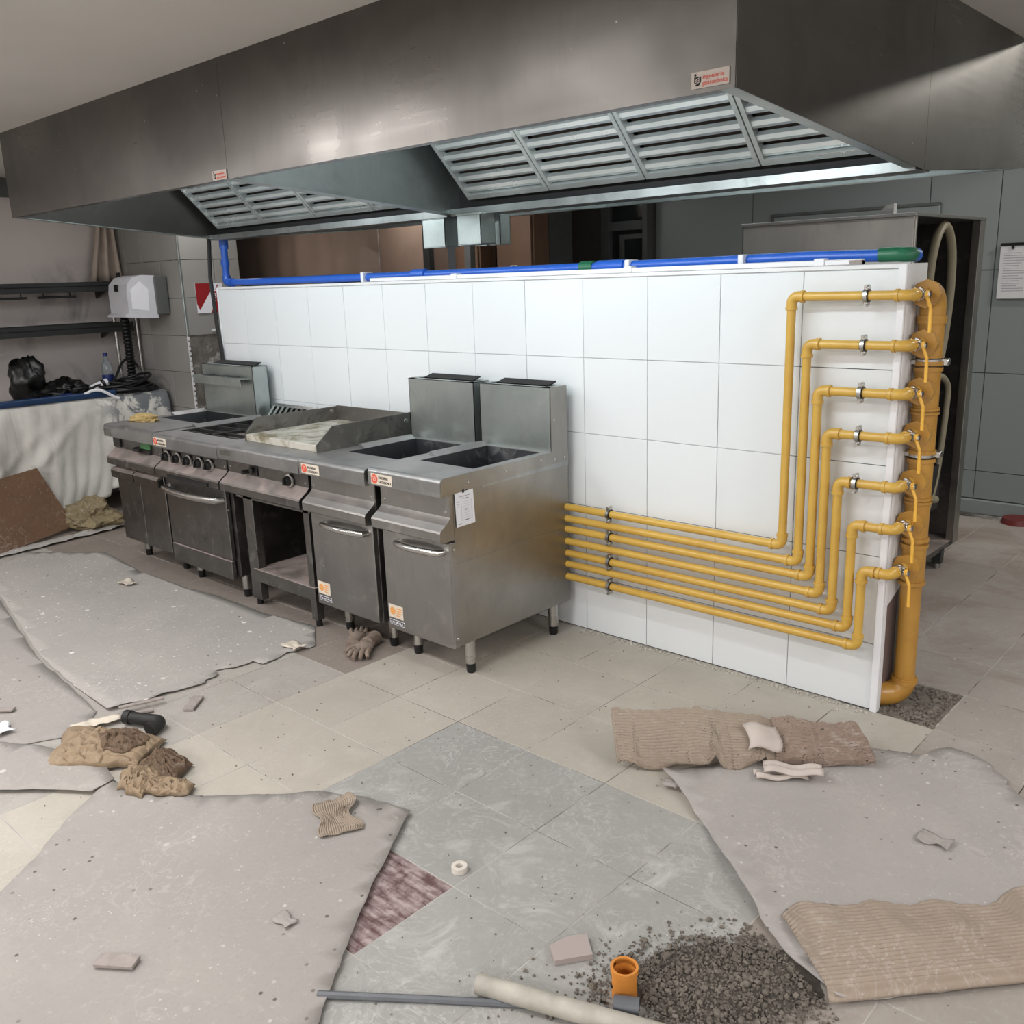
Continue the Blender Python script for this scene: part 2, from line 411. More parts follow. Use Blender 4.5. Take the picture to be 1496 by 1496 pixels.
# ------------------------------------------------------------------ room shell
def proj(p):
    v = Vector(p) - CAM; z = v.dot(fwd)
    if z < .1: return None
    return 748 + FPX * v.dot(r2) / z, 748 - FPX * v.dot(u2) / z, z
floor = struct(MB().box(-6.75, 4.2, -8.1, 3.6, -.12, -.0007).build('floor', 'grout_floor', smooth=0))
P_ = .3525; X0, Y0 = .216, -.004
def tile_mesh(w, h, t=.012, b=.0022):
    m = MB(); x, y = w / 2, h / 2
    lo = [(-x, -y, -t), (x, -y, -t), (x, y, -t), (-x, y, -t)]; mid = [(a, c, -b) for a, c, _ in lo]
    top = [(-x + b, -y + b, 0), (x - b, -y + b, 0), (x - b, y - b, 0), (-x + b, y - b, 0)]
    L, D, T = ([m.bm.verts.new(p) for p in q] for q in (lo, mid, top))
    for A, B in ((L, D), (D, T)):
        for i in range(4): m.bm.faces.new((A[i], A[(i + 1) % 4], B[(i + 1) % 4], B[i]))
    m.bm.faces.new(T); return m
_base = tile_mesh(P_ - .0032, P_ - .0032, .012, 0.001)
FT = {}
def floor_mat(cx, cy):
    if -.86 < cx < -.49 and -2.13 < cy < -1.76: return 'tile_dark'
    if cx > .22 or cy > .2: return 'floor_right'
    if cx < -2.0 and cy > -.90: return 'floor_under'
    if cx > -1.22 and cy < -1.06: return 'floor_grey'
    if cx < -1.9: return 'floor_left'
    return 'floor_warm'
cells = []
for i in range(-21, 12):
    for j in range(-9, 10):
        cx, cy = X0 + (i - .5) * P_, Y0 + (j + .5) * P_
        if cx < -6.5 or cy > 3.25 or (i == 0 and j == 0): continue
        pr = proj((cx, cy, 0)); vis = pr and -120 < pr[0] < 1620 and -100 < pr[1] < 1620
        cells.append((pr[2] if vis else 99, cx, cy))
cells.sort()
for o_ in ('floor_warm', 'floor_grey', 'floor_left', 'floor_right', 'tile_dark', 'floor_under'):
    me = bpy.data.meshes.new('floor_tile'); _base.bm.to_mesh(me); me.materials.append(M[o_]); FT[o_] = me
rest = MB()
n_ = 0
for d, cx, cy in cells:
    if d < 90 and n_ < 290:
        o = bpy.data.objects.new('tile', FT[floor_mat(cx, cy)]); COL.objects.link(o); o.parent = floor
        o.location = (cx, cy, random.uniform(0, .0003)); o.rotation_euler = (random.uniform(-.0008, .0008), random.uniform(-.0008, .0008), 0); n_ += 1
    elif d < 90:
        t = P_ / 2 - .0025; rest.box(cx - t, cx + t, cy - t, cy + t, -.012, 0)
rest.build('floor_tiles_beyond', 'floor_right', floor, 0, 'stuff')

ceil = struct(MB().box(-6.75, 4.2, -8.1, 1.10, 2.50, 2.60).box(-6.75, .02, 1.10, 3.6, 2.5, 2.6).build('ceiling', 'ceiling', smooth=0))
struct(MB().box(.02, 4.2, 1.0, 3.6, 3.2, 3.3).box(.02, 4.2, 1.0, 1.10, 2.6, 3.2).box(-.08, .02, 1.10, 3.6, 2.6, 3.2).build('ceiling_bay', 'ceiling', smooth=0))
struct(MB().box(-6.75, -6.5, -8.1, .30, 0, 2.5).build('wall_left', 'wallleft', smooth=0))
struct(MB().box(-6.5, -6.47, -3, .3, 2.36, 2.499, .006).build('trim_1', 'leadgrey', smooth=0))
struct(MB().box(-6.75, 4.2, -8.1, -7.9, 0, 2.5).build('wall_near', 'wallplain', smooth=0))
struct(MB().box(4.0, 4.2, -7.9, 3.3, 0, 3.2).build('wall_right', 'wallplain', smooth=0))
wb = struct(MB().box(-5.4, 4.0, 3.30, 3.6, 0, 3.2).build('wall_back', 'grout_grey', smooth=0))

def wall_tiles(parent, origin, ux, n, cols, rows, mat, gap=.004, t=.006, name='tile', skip=None):
    """cols, rows: lists of edges along ux and z"""
    ux, n = Vector(ux), Vector(n); ob = {}
    for a, b in zip(cols[:-1], cols[1:]):
        for c, d in zip(rows[:-1], rows[1:]):
            if skip and skip(a, b, c, d): continue
            key = (round(b - a, 4), round(d - c, 4))
            if key not in ob:
                w, h = b - a - gap, d - c - gap
                mm = tile_mesh(w, h, t, .0012); uy = Vector((0, 0, 1))
                for v in mm.bm.verts: v.co = ux * v.co.x + uy * v.co.y + n * v.co.z
                bmesh.ops.recalc_face_normals(mm.bm, faces=mm.bm.faces[:])
                me = bpy.data.meshes.new(name); mm.bm.to_mesh(me); mm.bm.free(); me.materials.append(M[mat]); ob[key] = me
            o = bpy.data.objects.new(name, ob[key]); COL.objects.link(o); o.parent = parent
            o.location = Vector(origin) + ux * ((a + b) / 2) + Vector((0, 0, (c + d) / 2)) + n * (random.uniform(-.0008, .0004))
# low wall
LW = struct(MB().box(-4.43, -.012, .006, .185, 0, 1.640).build('wall_middle', 'grout_dark', smooth=0))
colx = [-4.43] + [-.366 - .342 * k for k in range(11, -1, -1)] + [-.022]
rowz = [.004, .27, .612, .954, 1.295, 1.638]
LG = MB()
wall_tiles(LW, (0, 0, 0), (1, 0, 0), (0, -1, 0), colx, rowz, 'tile_white', .0026)
wall_tiles(LW, (0, .186 + .006, 0), (-1, 0, 0), (0, 1, 0), [-c for c in colx[::-1]], rowz, 'tile_white', .0026)
# end of the low wall: white board with a broken bottom corner and dark core
m = MB().prism([(.0, .40), (.0, 1.655), (.20, 1.655), (.20, .47), (.185, .47)], 'x', -.012, .0)
struct(m.build('trim_2', 'white', smooth=0))
m = MB().box(-.022, .006, -.012, .006, .0, 1.655, .003).box(-.006, .006, .006, .028, .0, 1.655, .002)
struct(m.build('trim_3', 'trimwhite', smooth=0))
struct(MB().box(-.012, -.006, .03, .185, .02, .45).build('trim_4', plain('brown_core_board', (112, 94, 90), .8), smooth=0))
struct(MB().box(-.01, .0, .162, .185, .06, .46).build('trim_5', 'galv', smooth=0))
struct(MB().box(-4.445, -4.43, -.004, .19, 0, 1.652, .002).build('trim_6', 'trimwhite', smooth=0))
struct(MB().box(-4.43, -.0125, -.002, .19, 1.640, 1.655, .002).build('trim_7', 'white', smooth=0))
# cable duct along the top edge, with clips
cdct = thing('cable_duct', 'white plastic cable duct running along the top of the tiled wall', 'duct', (-1.5, .02, 1.655))
MB().box(-2.86, -.155, .0, .03, 1.656, 1.676, .003).build('channel', 'trimwhite', cdct)
for x in (-.31, -1.15, -2.2): MB().box(x - .02, x + .02, -.004, .034, 1.6555, 1.682, .002).build('joint_clip', 'trimwhite', cdct)
MB().box(-.2, -.155, -.002, .028, 1.658, 1.672, .001).build('end_stub', 'wood', cdct)

# column and return wall at the back left
CW = struct(MB().box(-6.75, -5.457, .307, .80, 0, 2.5).build('wall_column', 'cement', smooth=0))
cz = [1.305, 1.585, 1.865, 2.145, 2.425]
wall_tiles(CW, (-5.45, 0, 0), (0, 1, 0), (1, 0, 0), [.305, .58, .80], cz, 'tile_grey')
wall_tiles(CW, (0, .30, 0), (1, 0, 0), (0, -1, 0), [-6.5, -6.32, -6.04, -5.76, -5.452], [.186, .466, .746, 1.026, 1.305] + cz[1:], 'tile_grey')
struct(MB().box(-5.462, -5.446, .296, .312, 1.3, 2.5, .002).build('trim_8', 'galv', smooth=0))
bd = thing('corner_bead', 'perforated metal corner bead on the bare cement column edge', 'corner bead', (-5.45, .3, .5))
m = MB()
for k in range(20): m.box(-5.456, -5.444, .294, .309, .55 + k * .038, .55 + k * .038 + .026)
m.box(-5.4565, -5.451, .2945, .300, .55, 1.30); m.build('perforated_strip', 'white', bd, 0)

# back wall tiles (large), right of the far opening
bx = [-3.226, -2.36, -1.075, -.646, -.216, .214, .644]
wall_tiles(wb, (0, 3.294, 0), (1, 0, 0), (0, -1, 0), bx, [.1, .29, .945, 1.60, 2.48], 'tile_back', .006)
struct(MB().box(-3.2, 3.9, 3.27, 3.3, 0, .095, .004).build('baseboard_back', 'tile_back', smooth=0))
# far opening as a solid wall, the room's dimness put in its colour; framed window
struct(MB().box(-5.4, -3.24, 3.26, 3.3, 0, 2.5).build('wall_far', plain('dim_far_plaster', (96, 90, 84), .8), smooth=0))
wn = struct(MB().box(-3.70, -3.61, 3.18, 3.26, 0, 2.2, .004).box(-3.28, -3.235, 3.18, 3.26, 0, 2.2, .004).box(-3.61, -3.28, 3.18, 3.26, 2.0, 2.075, .004).box(-3.70, -3.235, 3.18, 3.26, 2.2, 2.26, .004).build('window_1', 'leadgrey', smooth=0))
MB().box(-3.61, -3.28, 3.225, 3.232, 2.075, 2.2).build('pane', 'glass', wn, 0)
MB().box(-3.61, -3.28, 3.225, 3.232, .9, 2.0).build('pane', 'glass', wn, 0)
m = MB().box(-3.52, -3.48, 3.20, 3.224, .9, 1.97, .003).box(-3.48, -3.29, 3.20, 3.224, 1.93, 1.97, .003)
m.build('sash', 'leadgrey', wn, 0)

# ------------------------------------------------------------------ hood
hood = thing('extractor_hood', 'long stainless island extractor hood hanging over the cooking line', 'extractor hood', (-2.21, .05, 2.5))
XL, XR, XM, YF, YC, YB = -4.44, .014, -2.2, -1.2, .05, 1.25
ZF, ZC, ZB, ZT = 2.064, 1.954, 2.03, 2.505
for a, b in ((XL, XM - .001), (XM + .001, XR)):
    m = MB().box(a, b, YF - .002, YF + .002, ZF, ZT, 0).box(a, b, YF, YF + .035, ZF, ZF + .004)
    m.build('front_panel', 'steel_hood', hood, 0)
m = MB().box(XL, XR, YB - .002, YB + .002, ZB, ZT).box(XL, XR, YB - .04, YB, ZB, ZB + .004)
m.build('rear_panel', 'galv', hood, 0)
prof = [(YF, ZF), (YC, ZC), (YB, ZB), (YB, ZT), (YF, ZT)]
for x, nm in ((XL, 'end_panel'), (XR, 'end_panel')):
    MB().prism([(YF, ZF), (YC, ZC), (YC, ZT), (YF, ZT)], 'x', x - .002, x + .002).build(nm, 'steel_hood', hood, 0)
    MB().prism([(YC + .002, ZC), (YB, ZB), (YB, ZT), (YC + .002, ZT)], 'x', x - .002, x + .002).build(nm, 'steel_hood', hood, 0)
def rim(x0, x1, y0, z0, y1, z1, name, mat):
    MB().prism([(y0, z0), (y1, z1), (y1, z1 + .004), (y0, z0 + .004)], 'x', x0, x1).build(name, mat, hood, 0)
for a, b in ((XL, XL + .04), (XR - .04, XR)):
    rim(a, b, YF, ZF, YC, ZC, 'rim', 'galv'); rim(a, b, YC, ZC, YB, ZB, 'rim', 'galv')
for y0, z0, y1, z1 in ((YF, ZF, YC, ZC), (YC, ZC, YB, ZB)):
    MB().prism([(y0, z0), (y1, z1), (y1, ZT), (y0, ZT)], 'x', XM - .012, XM + .012).build('divider', 'galv', hood, 0)
    rim(XM - .035, XM + .035, y0, z0 - .001, y1, z1 - .001, 'divider_rim', 'galv')
for a, b in ((XL + .004, XM - .014), (XM + .014, XR - .004)):
    for s, zz in ((-1, ZC), (1, ZC)):
        y0 = YC + s * .004; y1 = YC + s * .062
        lo, hi = min(y0, y1), max(y0, y1)
        MB().box(a, b, lo, hi, zz - .004, zz).box(a, b, y1 - .002, y1 + .002, zz - .004, zz + .028).build('gutter', 'gutter', hood, 0)
    MB().box(a, b, YC - .002, YC + .002, ZC, 2.3).build('gap_shade_plate', 'deep_black', hood, 0)  # dark plate added so the gap above the gutter reads as shade
    MB().box(a, b, YF + .01, YB - .01, ZT - .012, ZT - .008).build('inner_roof', 'galv', hood, 0)
# baffle filters: 45 degree bank each side of the gutter, six slats each
fx = [-4.37, -3.83, -3.30, -2.79, -2.24], [-2.085, -1.575, -1.065, -.555, -.045]
def filt(x0, x1, s, slats=10):
    def pt(u, off):  # u: up the slope from the gutter, off: along the outward (under side) normal
        k = math.sqrt(.5); return (YC + s * (.035 + u * k + off * k), 2.028 + u * k - off * k)
    def slab(m, xa, xb, u0, u1, o0, o1):
        p = [pt(u0, o0), pt(u1, o0), pt(u1, o1), pt(u0, o1)]; m.prism(p, 'x', xa, xb)
    L = .66
    f = MB(); w = .018
    slab(f, x0, x0 + w, 0, L, -.02, .012); slab(f, x1 - w, x1, 0, L, -.02, .012); slab(f, x0 + w, x1 - w, 0, .025, -.02, .012); slab(f, x0 + w, x1 - w, L - .025, L, -.02, .012)
    fr = f.build('filter', 'filter', hood, 0)
    bk = MB(); slab(bk, x0 + w, x1 - w, .02, L - .02, -.045, -.042); bk.build('rear_baffle', 'baffle_brown', fr, 0)
    if s > 0: return
    st = (L - .05) / slats
    for k in range(slats):
        a = .03 + k * st; q = MB()
        pts = [pt(a, -.02), pt(a + .004, .002), pt(a + st * .30, .008), pt(a + st * .56, .002), pt(a + st * .58, -.02), pt(a + st * .58 - .003, -.02), pt(a + st * .55, -.001), pt(a + st * .30, .005), pt(a + .006, -.001), pt(a + .003, -.02)]
        q.prism(pts, 'x', x0 + w, x1 - w); q.build('slat', 'filter', fr, 0)
for side in fx:
    for a, b in zip(side[:-1], side[1:]): filt(a + .003, b - .003, -1); filt(a + .003, b - .003, 1)
# drip cups below the gutter at the junction
for k, (xa, xb, ya, yb) in enumerate(((-2.41, -2.25, 0, .1), (-2.10, -1.945, -.06, .04), (-2.155, -2.083, .118, .19), (-2.055, -1.985, .118, .19))):
    lab = ['front galvanised drip cup below the left hood gutter', 'front galvanised drip cup in the middle below the hood junction', 'narrow galvanised drip cup just right behind the middle one under the hood', 'narrow rightmost galvanised drip cup under the hood gutter'][k]
    c = thing('drip_cup', lab, 'drip cup', ((xa + xb) / 2, ya, 1.81), 'drip cups under the hood junction')
    MB().box(xa, xb, ya, ya + .003, 1.812, 1.952).box(xa, xb, yb - .003, yb, 1.812, 1.952).box(xa, xa + .003, ya, yb, 1.812, 1.952).box(xb - .003, xb, ya, yb, 1.812, 1.952).box(xa, xb, ya, yb, 1.81, 1.814).build('cup', 'galv', c, 0)
    MB().box(xa - .004, xb + .004, ya - .004, ya + .012, 1.944, 1.955, .002).build('hook_lip', 'galv', c, 0)
# stickers
def brand_sticker(x0, x1, z0, z1, lab, tilt):
    s = thing('brand_sticker', lab, 'sticker', ((x0 + x1) / 2, YF - .003, z0))
    w, h = x1 - x0, z1 - z0; y = YF - .004
    MB().box(x0, x1, y - .0006, y, z0, z1, 0).build('backing', 'sticker', s, 0)
    cx, cz_ = x0 + w * .17, z0 + h * .44
    MB().prism([(cx - w * .09, cz_ + h * .26), (cx + w * .09, cz_ + h * .26), (cx + w * .09, cz_ - h * .05), (cx + w * .03, cz_ - h * .28), (cx - w * .04, cz_ - h * .28), (cx - w * .09, cz_ - h * .05)], 'y', y - .0014, y - .0006).build('emblem', 'inkblack', s, 0)
    m = MB()
    for k in range(3): m.prism([(cx - .06 * w, cz_ - h * .2 + k * h * .12), (cx + .05 * w, cz_ - h * .08 + k * h * .12), (cx + .05 * w, cz_ - h * .03 + k * h * .12), (cx - .06 * w, cz_ - h * .15 + k * h * .12)], 'y', y - .002, y - .0014)
    m.build('emblem_bars', 'sticker', s, 0)
    MB().tube([(cx - w * .06, y - .001, cz_ + h * .38), (cx - w * .06, y - .0016, cz_ + h * .38)], h * .08, 10).build('emblem_dot', 'inkblack', s, 0)
    text('ingeniería', h * .40, 'red', (x0 + w * .3, y - .001, z0 + h * .53), (1, 0, 0), (0, 0, 1), s, fit=w * .56)
    text('gastronómica', h * .40, 'red', (x0 + w * .3, y - .001, z0 + h * .16), (1, 0, 0), (0, 0, 1), s, fit=w * .66)
brand_sticker(-.102, .000, 2.075, 2.112, 'larger pale brand sticker with red lettering at the right corner of the hood front', 0)
brand_sticker(-2.31, -2.206, 2.065, 2.101, 'small pale brand sticker with red lettering beside the seam of the hood front', 0)

# ------------------------------------------------------------------ cooking line
YFc = -.854; YBk = -.045; DY = -.812
def counter(t, x0, x1, zt, hole=None, mat='steel_top'):
    """bullnose worktop with an optional opening (x0,x1,y0,y1)"""
    zb = zt - .075; arc = [(YFc + .022 - .022 * math.sin(a), zt - .022 + .022 * math.cos(a)) for a in [i * PI / 2 / 6 for i in range(7)]]
    yb = hole[2] if hole else YBk
    pr = [(yb, zt)] + arc + [(YFc, zb), (YFc + .05, zb), (YFc + .05, zb + .03), (yb, zb + .03)]
    m = MB().prism(pr, 'x', x0, x1)
    if hole:
        hx0, hx1, hy0, hy1 = hole
        m.box(x0, hx0, hy0, YBk, zb, zt).box(hx1, x1, hy0, YBk, zb, zt).box(hx0, hx1, hy1, YBk, zb, zt)
    m.build('worktop', mat, t, 30)
    if hole:
        d = .32; i = .035; q = MB()
        T = [(hx0, hy0, zt - .002), (hx1, hy0, zt - .002), (hx1, hy1, zt - .002), (hx0, hy1, zt - .002)]
        B = [(hx0 + i, hy0 + i, zt - d), (hx1 - i, hy0 + i, zt - d), (hx1 - i, hy1 - i, zt - d), (hx0 + i, hy1 - i, zt - d)]
        for k in range(4): q.quad(T[k], T[(k + 1) % 4], B[(k + 1) % 4], B[k])
        q.quad(*B); bmesh.ops.remove_doubles(q.bm, verts=q.bm.verts[:], dist=.0005)
        solidify(q.build('tank', 'tank', t, 0), .002)
        # sloping raised rim on the left edge of the opening
        MB().prism([(hx0 - .045, zt), (hx0 + .0, zt), (hx0 - .03, zt + .018), (hx0 - .045, zt + .018)], 'y', hy0 + .1, hy1).build('raised_rim', mat, t, 0)
def fascia(t, x0, x1, zt, mat='steel', lip=.07):
    z = zt - .075
    pr = [(-.775, z), (-.80, z), (-.80, .715), (-.812, .70), (-.858, .668), (-.862, .66), (-.862, .625), (-.852, .618), (-.775, .618)]
    return MB().prism(pr, 'x', x0, x1).build('control_panel', mat, t, 25)
def screws(t, pts, ax=(0, -1, 0), r=.006):
    for p in pts:
        p = Vector(p); MB().tube([p, p + Vector(ax) * .003, p + Vector(ax) * .0045], [r, r * .9, r * .3], 10).build('screw', 'chrome', t)
def round_leg(t, x, y, h=.155):
    l = MB().tube([(x, y, h), (x, y, .045)], .024, 16).build('leg', 'chrome', t)
    MB().tube([(x, y, .046), (x, y, .006), (x, y, .0)], [.022, .02, .017], 14).build('foot', 'black', l)
def bow_handle(t, x0, x1, z, y=DY, out=.045, r=.012, mat='chrome', sag=.0):
    pts = [(x0, y + .002, z)] + [(x0 + (x1 - x0) * (.02 + .96 * k / 12), y - out * (math.sin(PI * min(1, max(0, .12 + .76 * k / 12))) ** .6), z) for k in range(13)] + [(x1, y + .002, z)]
    MB().tube(pts, r, 12).build('handle', mat, t)
def plate_label(t, x0, x1, z0, z1, y, name='nameplate'):
    w, h = x1 - x0, z1 - z0
    p = MB().box(x0, x1, y - .0015, y, z0, z1, .0006).build(name, 'creamlabel', t, 0)
    MB().tube([(x0 + h * .52, y - .0016, (z0 + z1) / 2), (x0 + h * .52, y - .0024, (z0 + z1) / 2)], h * .44, 18).build('red_roundel', 'red', p)
    rr = []
    for k in range(22): a = k * .42; r = h * (.06 + .2 * k / 22); rr.append((x0 + h * .52 + r * math.cos(a), y - .0026, (z0 + z1) / 2 + r * math.sin(a)))
    MB().tube(rr, h * .025, 5).build('spiral_mark', 'creamlabel', p)
    text('INGENIERIA', h * .34, 'inkblack', (x0 + h * 1.1, y - .002, z0 + h * .56), (1, 0, 0), (0, 0, 1), p, fit=(w - h * 1.1) * .72)
    text('GASTRONOMICA', h * .34, 'inkblack', (x0 + h * 1.1, y - .002, z0 + h * .16), (1, 0, 0), (0, 0, 1), p, fit=(w - h * 1.1) * .93)
def gas_labels(t, x0, zt, y=DY):
    p = MB().box(x0, x0 + .095, y - .001, y - .0002, zt - .062, zt).build('warning_label', 'creamlabel', t, 0)
    MB().tube([(x0 + .026, y - .001, zt - .03), (x0 + .026, y - .0016, zt - .03)], .018, 16).build('orange_roundel', 'orangeprint', p)
    m = MB()
    for k in range(4): m.box(x0 + .05, x0 + .05 + (.038, .034, .036, .026)[k], y - .0014, y - .001, zt - .018 - k * .011, zt - .013 - k * .011)
    m.build('print_lines', 'orangeprint', p, 0)
    q = MB().box(x0 + .005, x0 + .1, y - .001, y - .0002, zt - .094, zt - .072).build('gas_label', 'paper', t, 0)
    MB().box(x0 + .007, x0 + .098, y - .0013, y - .001, zt - .092, zt - .074).build('black_band', 'inkblack', q, 0)
    text('GAS NATURAL', .0155, 'paper', (x0 + .010, y - .0016, zt - .0885), (1, 0, 0), (0, 0, 1), q, fit=.085)
def chimney(t, x0, x1, zb, zt=1.175, y0=-.163, y1=-.055):
    """box flue with open slot and tilted black cap"""
    w = .003
    m = MB().box(x0, x1, y0, y0 + w, zb, zt).box(x0, x1, y1 - w, y1, zb, zt).box(x0, x0 + w, y0, y1, zb, zt).box(x1 - w, x1, y0, y1, zb, zt).box(x0, x1, y0, y0 + .03, zt - w, zt).box(x0, x0 + .04, y0, y1, zt - w, zt).box(x1 - .04, x1, y0, y1, zt - w, zt)
    f = m.build('flue', 'galv', t, 0)
    MB().box(x0 + .03, x1 - .03, y0 + .02, y1 - .004, zt - .06, zt - .055).build('flue_inside', 'deep_black', f, 0)
    MB().prism([(y0 + .045, zt + .003), (y0 + .05, zt - .004), (y1 - .004, zt + .012), (y1 - .004, zt + .018)], 'x', x0 + .07, x1 - .05).build('flue_cap', 'deep_black', f, 0)
def carcass(t, x0, x1, z0=.15, z1=.81, yf=-.782, mat='steel_side'):
    zm = z1 - .33
    m = MB().box(x0, x1, yf, YBk, z0, zm, .002).box(x0, x0 + .012, yf, YBk, zm, z1).box(x1 - .012, x1, yf, YBk, zm, z1).box(x0 + .012, x1 - .012, YBk - .012, YBk, zm, z1).box(x0 + .012, x1 - .012, yf, yf + .012, zm, z1)
    m.build('body', mat, t, 0)

# unit 5 and 4: fryers
def fryer(x0, x1, zt, lab, doorx, legs, chim, hole, side_screws):
    t = thing('gas_fryer', lab, 'fryer', ((x0 + x1) / 2, -.45, 0), 'gas fryers')
    carcass(t, x0 + .004, x1 - .004, .15, zt - .04)
    counter(t, x0, x1, zt, hole)
    # folded side skirt of the worktop
    MB().prism([(YFc + .004, zt - .02), (YFc + .004, zt - .075), (-.16, zt - .055), (-.16, zt - .002), (YFc + .03, zt - .002)], 'x', x1 - .003, x1 + .0015).build('side_skirt', 'steel_side', t, 0)
    fascia(t, x0 + .012, x1 - .006, zt)
    d = MB().box(doorx[0], doorx[1], DY, -.785, .145, .607, .003).build('door', 'steel', t, 0)
    bow_handle(d, doorx[0] + .11, doorx[1] - .035, .565, r=.0145)
    gas_labels(d, doorx[0] + .01, .262)
    for x, y in legs: round_leg(t, x, y)
    chimney(t, *chim)
    screws(t, [(x0 + .03, -.80, .735), (x1 - .03, -.80, .735)])
    plate_label(t, x0 + .022, x0 + .16, zt - .068, zt - .022, YFc - .0005)
    return t
u5 = fryer(-1.905, -1.453, .885, 'rightmost stainless gas fryer with a paper form taped on its side', (-1.885, -1.462), [(-1.482, -.70), (-1.822, -.70), (-1.482, -.145), (-1.86, -.145)], (-1.893, -1.455, .83), (-1.83, -1.495, -.62, -.19), True)
screws(u5, [(-1.453, -.70, .845), (-1.453, -.47, .853), (-1.453, -.24, .86), (-1.453, -.145, 1.03), (-1.453, -.145, .85), (-1.453, -.075, .85), (-1.453, -.795, .58), (-1.453, -.795, .19)], (1, 0, 0), .007)
MB().box(-1.457, -1.452, -.163, -.05, .83, 1.175, .001).build('flue_side_plate', 'steel_side', u5, 0)
MB().box(-1.46, -1.454, -.81, -.782, .15, .606, .001).build('door_edge', 'steel', u5, 0)
u4 = fryer(-2.418, -1.932, .872, 'stainless gas fryer second from the right, beside the open griddle stand', (-2.415, -1.955), [(-1.98, -.71), (-2.312, -.71), (-1.98, -.145), (-2.34, -.145)], (-2.40, -1.935, .84), (-2.34, -1.98, -.62, -.19), False)
MB().box(-1.936, -1.932, -.80, -.05, .15, .84).build('side_panel', 'steel_dark', u4, 0)
pf = thing('paper_form', 'white printed form sheet taped to the side of the rightmost fryer', 'paper', (-1.45, -.72, .67))
MB().prism([(-.777, .828), (-.672, .828), (-.665, .671), (-.772, .669)], 'x', -1.4525, -1.4518).build('sheet', 'paper', pf, 0)
m = MB()
for k in range(9): m.box(-1.4518, -1.4514, -.738, -.680, .770 - k * .0095, .7708 - k * .0095)
for y in (-.742, -.682): m.box(-1.4518, -1.4514, y, y + .0008, .69, .775)
for k in range(3): m.box(-1.4518, -1.4514, -.766, -.75, .772 - k * .009, .7735 - k * .009)
m.build('ruled_lines', 'inkgrey', pf, 0)
m = MB().tube([(-1.4519, -.728, .815), (-1.4513, -.728, .815)], .008, 14)
m.box(-1.4518, -1.4513, -.714, -.702, .815, .8185).box(-1.4518, -1.4513, -.755, -.685, .794, .7953).box(-1.4518, -1.4513, -.735, -.725, .785, .788).box(-1.4518, -1.4513, -.72, -.70, .782, .785).box(-1.4518, -1.4513, -.722, -.71, .735, .7385).box(-1.4518, -1.4513, -.72, -.70, .692, .6945).box(-1.4518, -1.4513, -.76, -.742, .679, .6815)
m.build('printed_marks', 'ink', pf, 0)

# unit 3: griddle on an open stand
u3 = thing('griddle', 'gas griddle with grimy plate and splash guards on an open stand', 'griddle', (-2.79, -.45, 0))
counter(u3, -3.148, -2.424, .868)
fascia(u3, -3.145, -2.43, .868, 'steel_dark')
MB().box(-3.14, -2.43, -.79, YBk, .60, .795).build('burner_box', 'steel_dark', u3, 0)
MB().box(-3.10, -2.44, -.80, -.785, .585, .62).build('lower_rail', 'steel_dark', u3, 0)
MB().box(-3.08, -2.455, -.715, -.12, .868, .905, .004).build('griddle_plate', 'griddle', u3, 0)
m = MB().prism([(-.72, .868), (-.72, .905), (-.62, .985), (-.115, .99), (-.115, .868)], 'x', -2.458, -2.453); m.build('splash_guard', 'burnt', u3, 0)
m = MB().prism([(-.72, .868), (-.72, .905), (-.64, .985), (-.115, .98), (-.115, .868)], 'x', -3.085, -3.08); m.build('splash_guard', 'burnt', u3, 0)
MB().box(-3.085, -2.453, -.12, -.115, .868, .985).build('splash_guard', 'burnt', u3, 0)
screws(u3, [(-3.079, -.155, .955), (-2.452, -.15, .95)], (1, 0, 0), .014)
def knob(t, x, z, r=.030):
    b = MB().tube([(x, -.80, z), (x, -.806, z)], r * 1.12, 22).build('knob_bezel', 'black', t)
    MB().tube([(x, -.806, z), (x, -.814, z), (x, -.816, z)], [r * 1.12, r * 1.12, r], 22).build('knob_ring', 'chrome', b)
    k = MB().tube([(x, -.812, z), (x, -.83, z), (x, -.836, z)], [r * .86, r * .76, r * .66], 20); k.box(x - .006, x + .006, -.848, -.83, z - r * .6, z + r * .62, .002)
    k.build('knob', 'black', b)
knob(u3, -2.575, .735)
m = MB().tube([(-2.955, -.80, .735), (-2.955, -.835, .735)], .012, 12).tube([(-2.90, -.80, .75), (-2.90, -.82, .75)], .016, 12).box(-2.93, -2.86, -.806, -.80, .72, .78, .002)
m.build('pilot_valve', 'black', u3)
screws(u3, [(-3.12, -.80, .745), (-2.455, -.80, .735), (-2.6, -.81, .775)])
for x0 in (-3.035, -2.455):
    for y in (-.80, -.12):
        l = MB().box(x0 - (.0 if x0 < -3 else .045), x0 + (.085 if x0 < -3 else .0), y, y + .045, .035, .60, .002).build('leg', 'steel_dark', u3, 0)
        MB().tube([(x0 + (.03 if x0 < -3 else -.02), y + .022, .036), (x0 + (.03 if x0 < -3 else -.02), y + .022, 0)], .016, 10).build('foot', 'black', l)
m = MB().box(-2.98, -2.44, -.80, -.1, .185, .21).box(-2.98, -2.44, -.812, -.80, .145, .212, .002); m.build('shelf', 'steel_dark', u3, 0)
MB().box(-3.03, -2.44, -.10, -.095, .21, .60).build('back_sheet', 'deep_black', u3, 0)
plt = MB().box(-3.118, -3.012, YFc - .003, YFc - .0005, .815, .846, .001).build('metal_plate', 'steel', u3, 0)
MB().box(-3.113, -3.017, YFc - .0036, YFc - .003, .818, .843).build('plate_face', 'burnt', plt, 0)

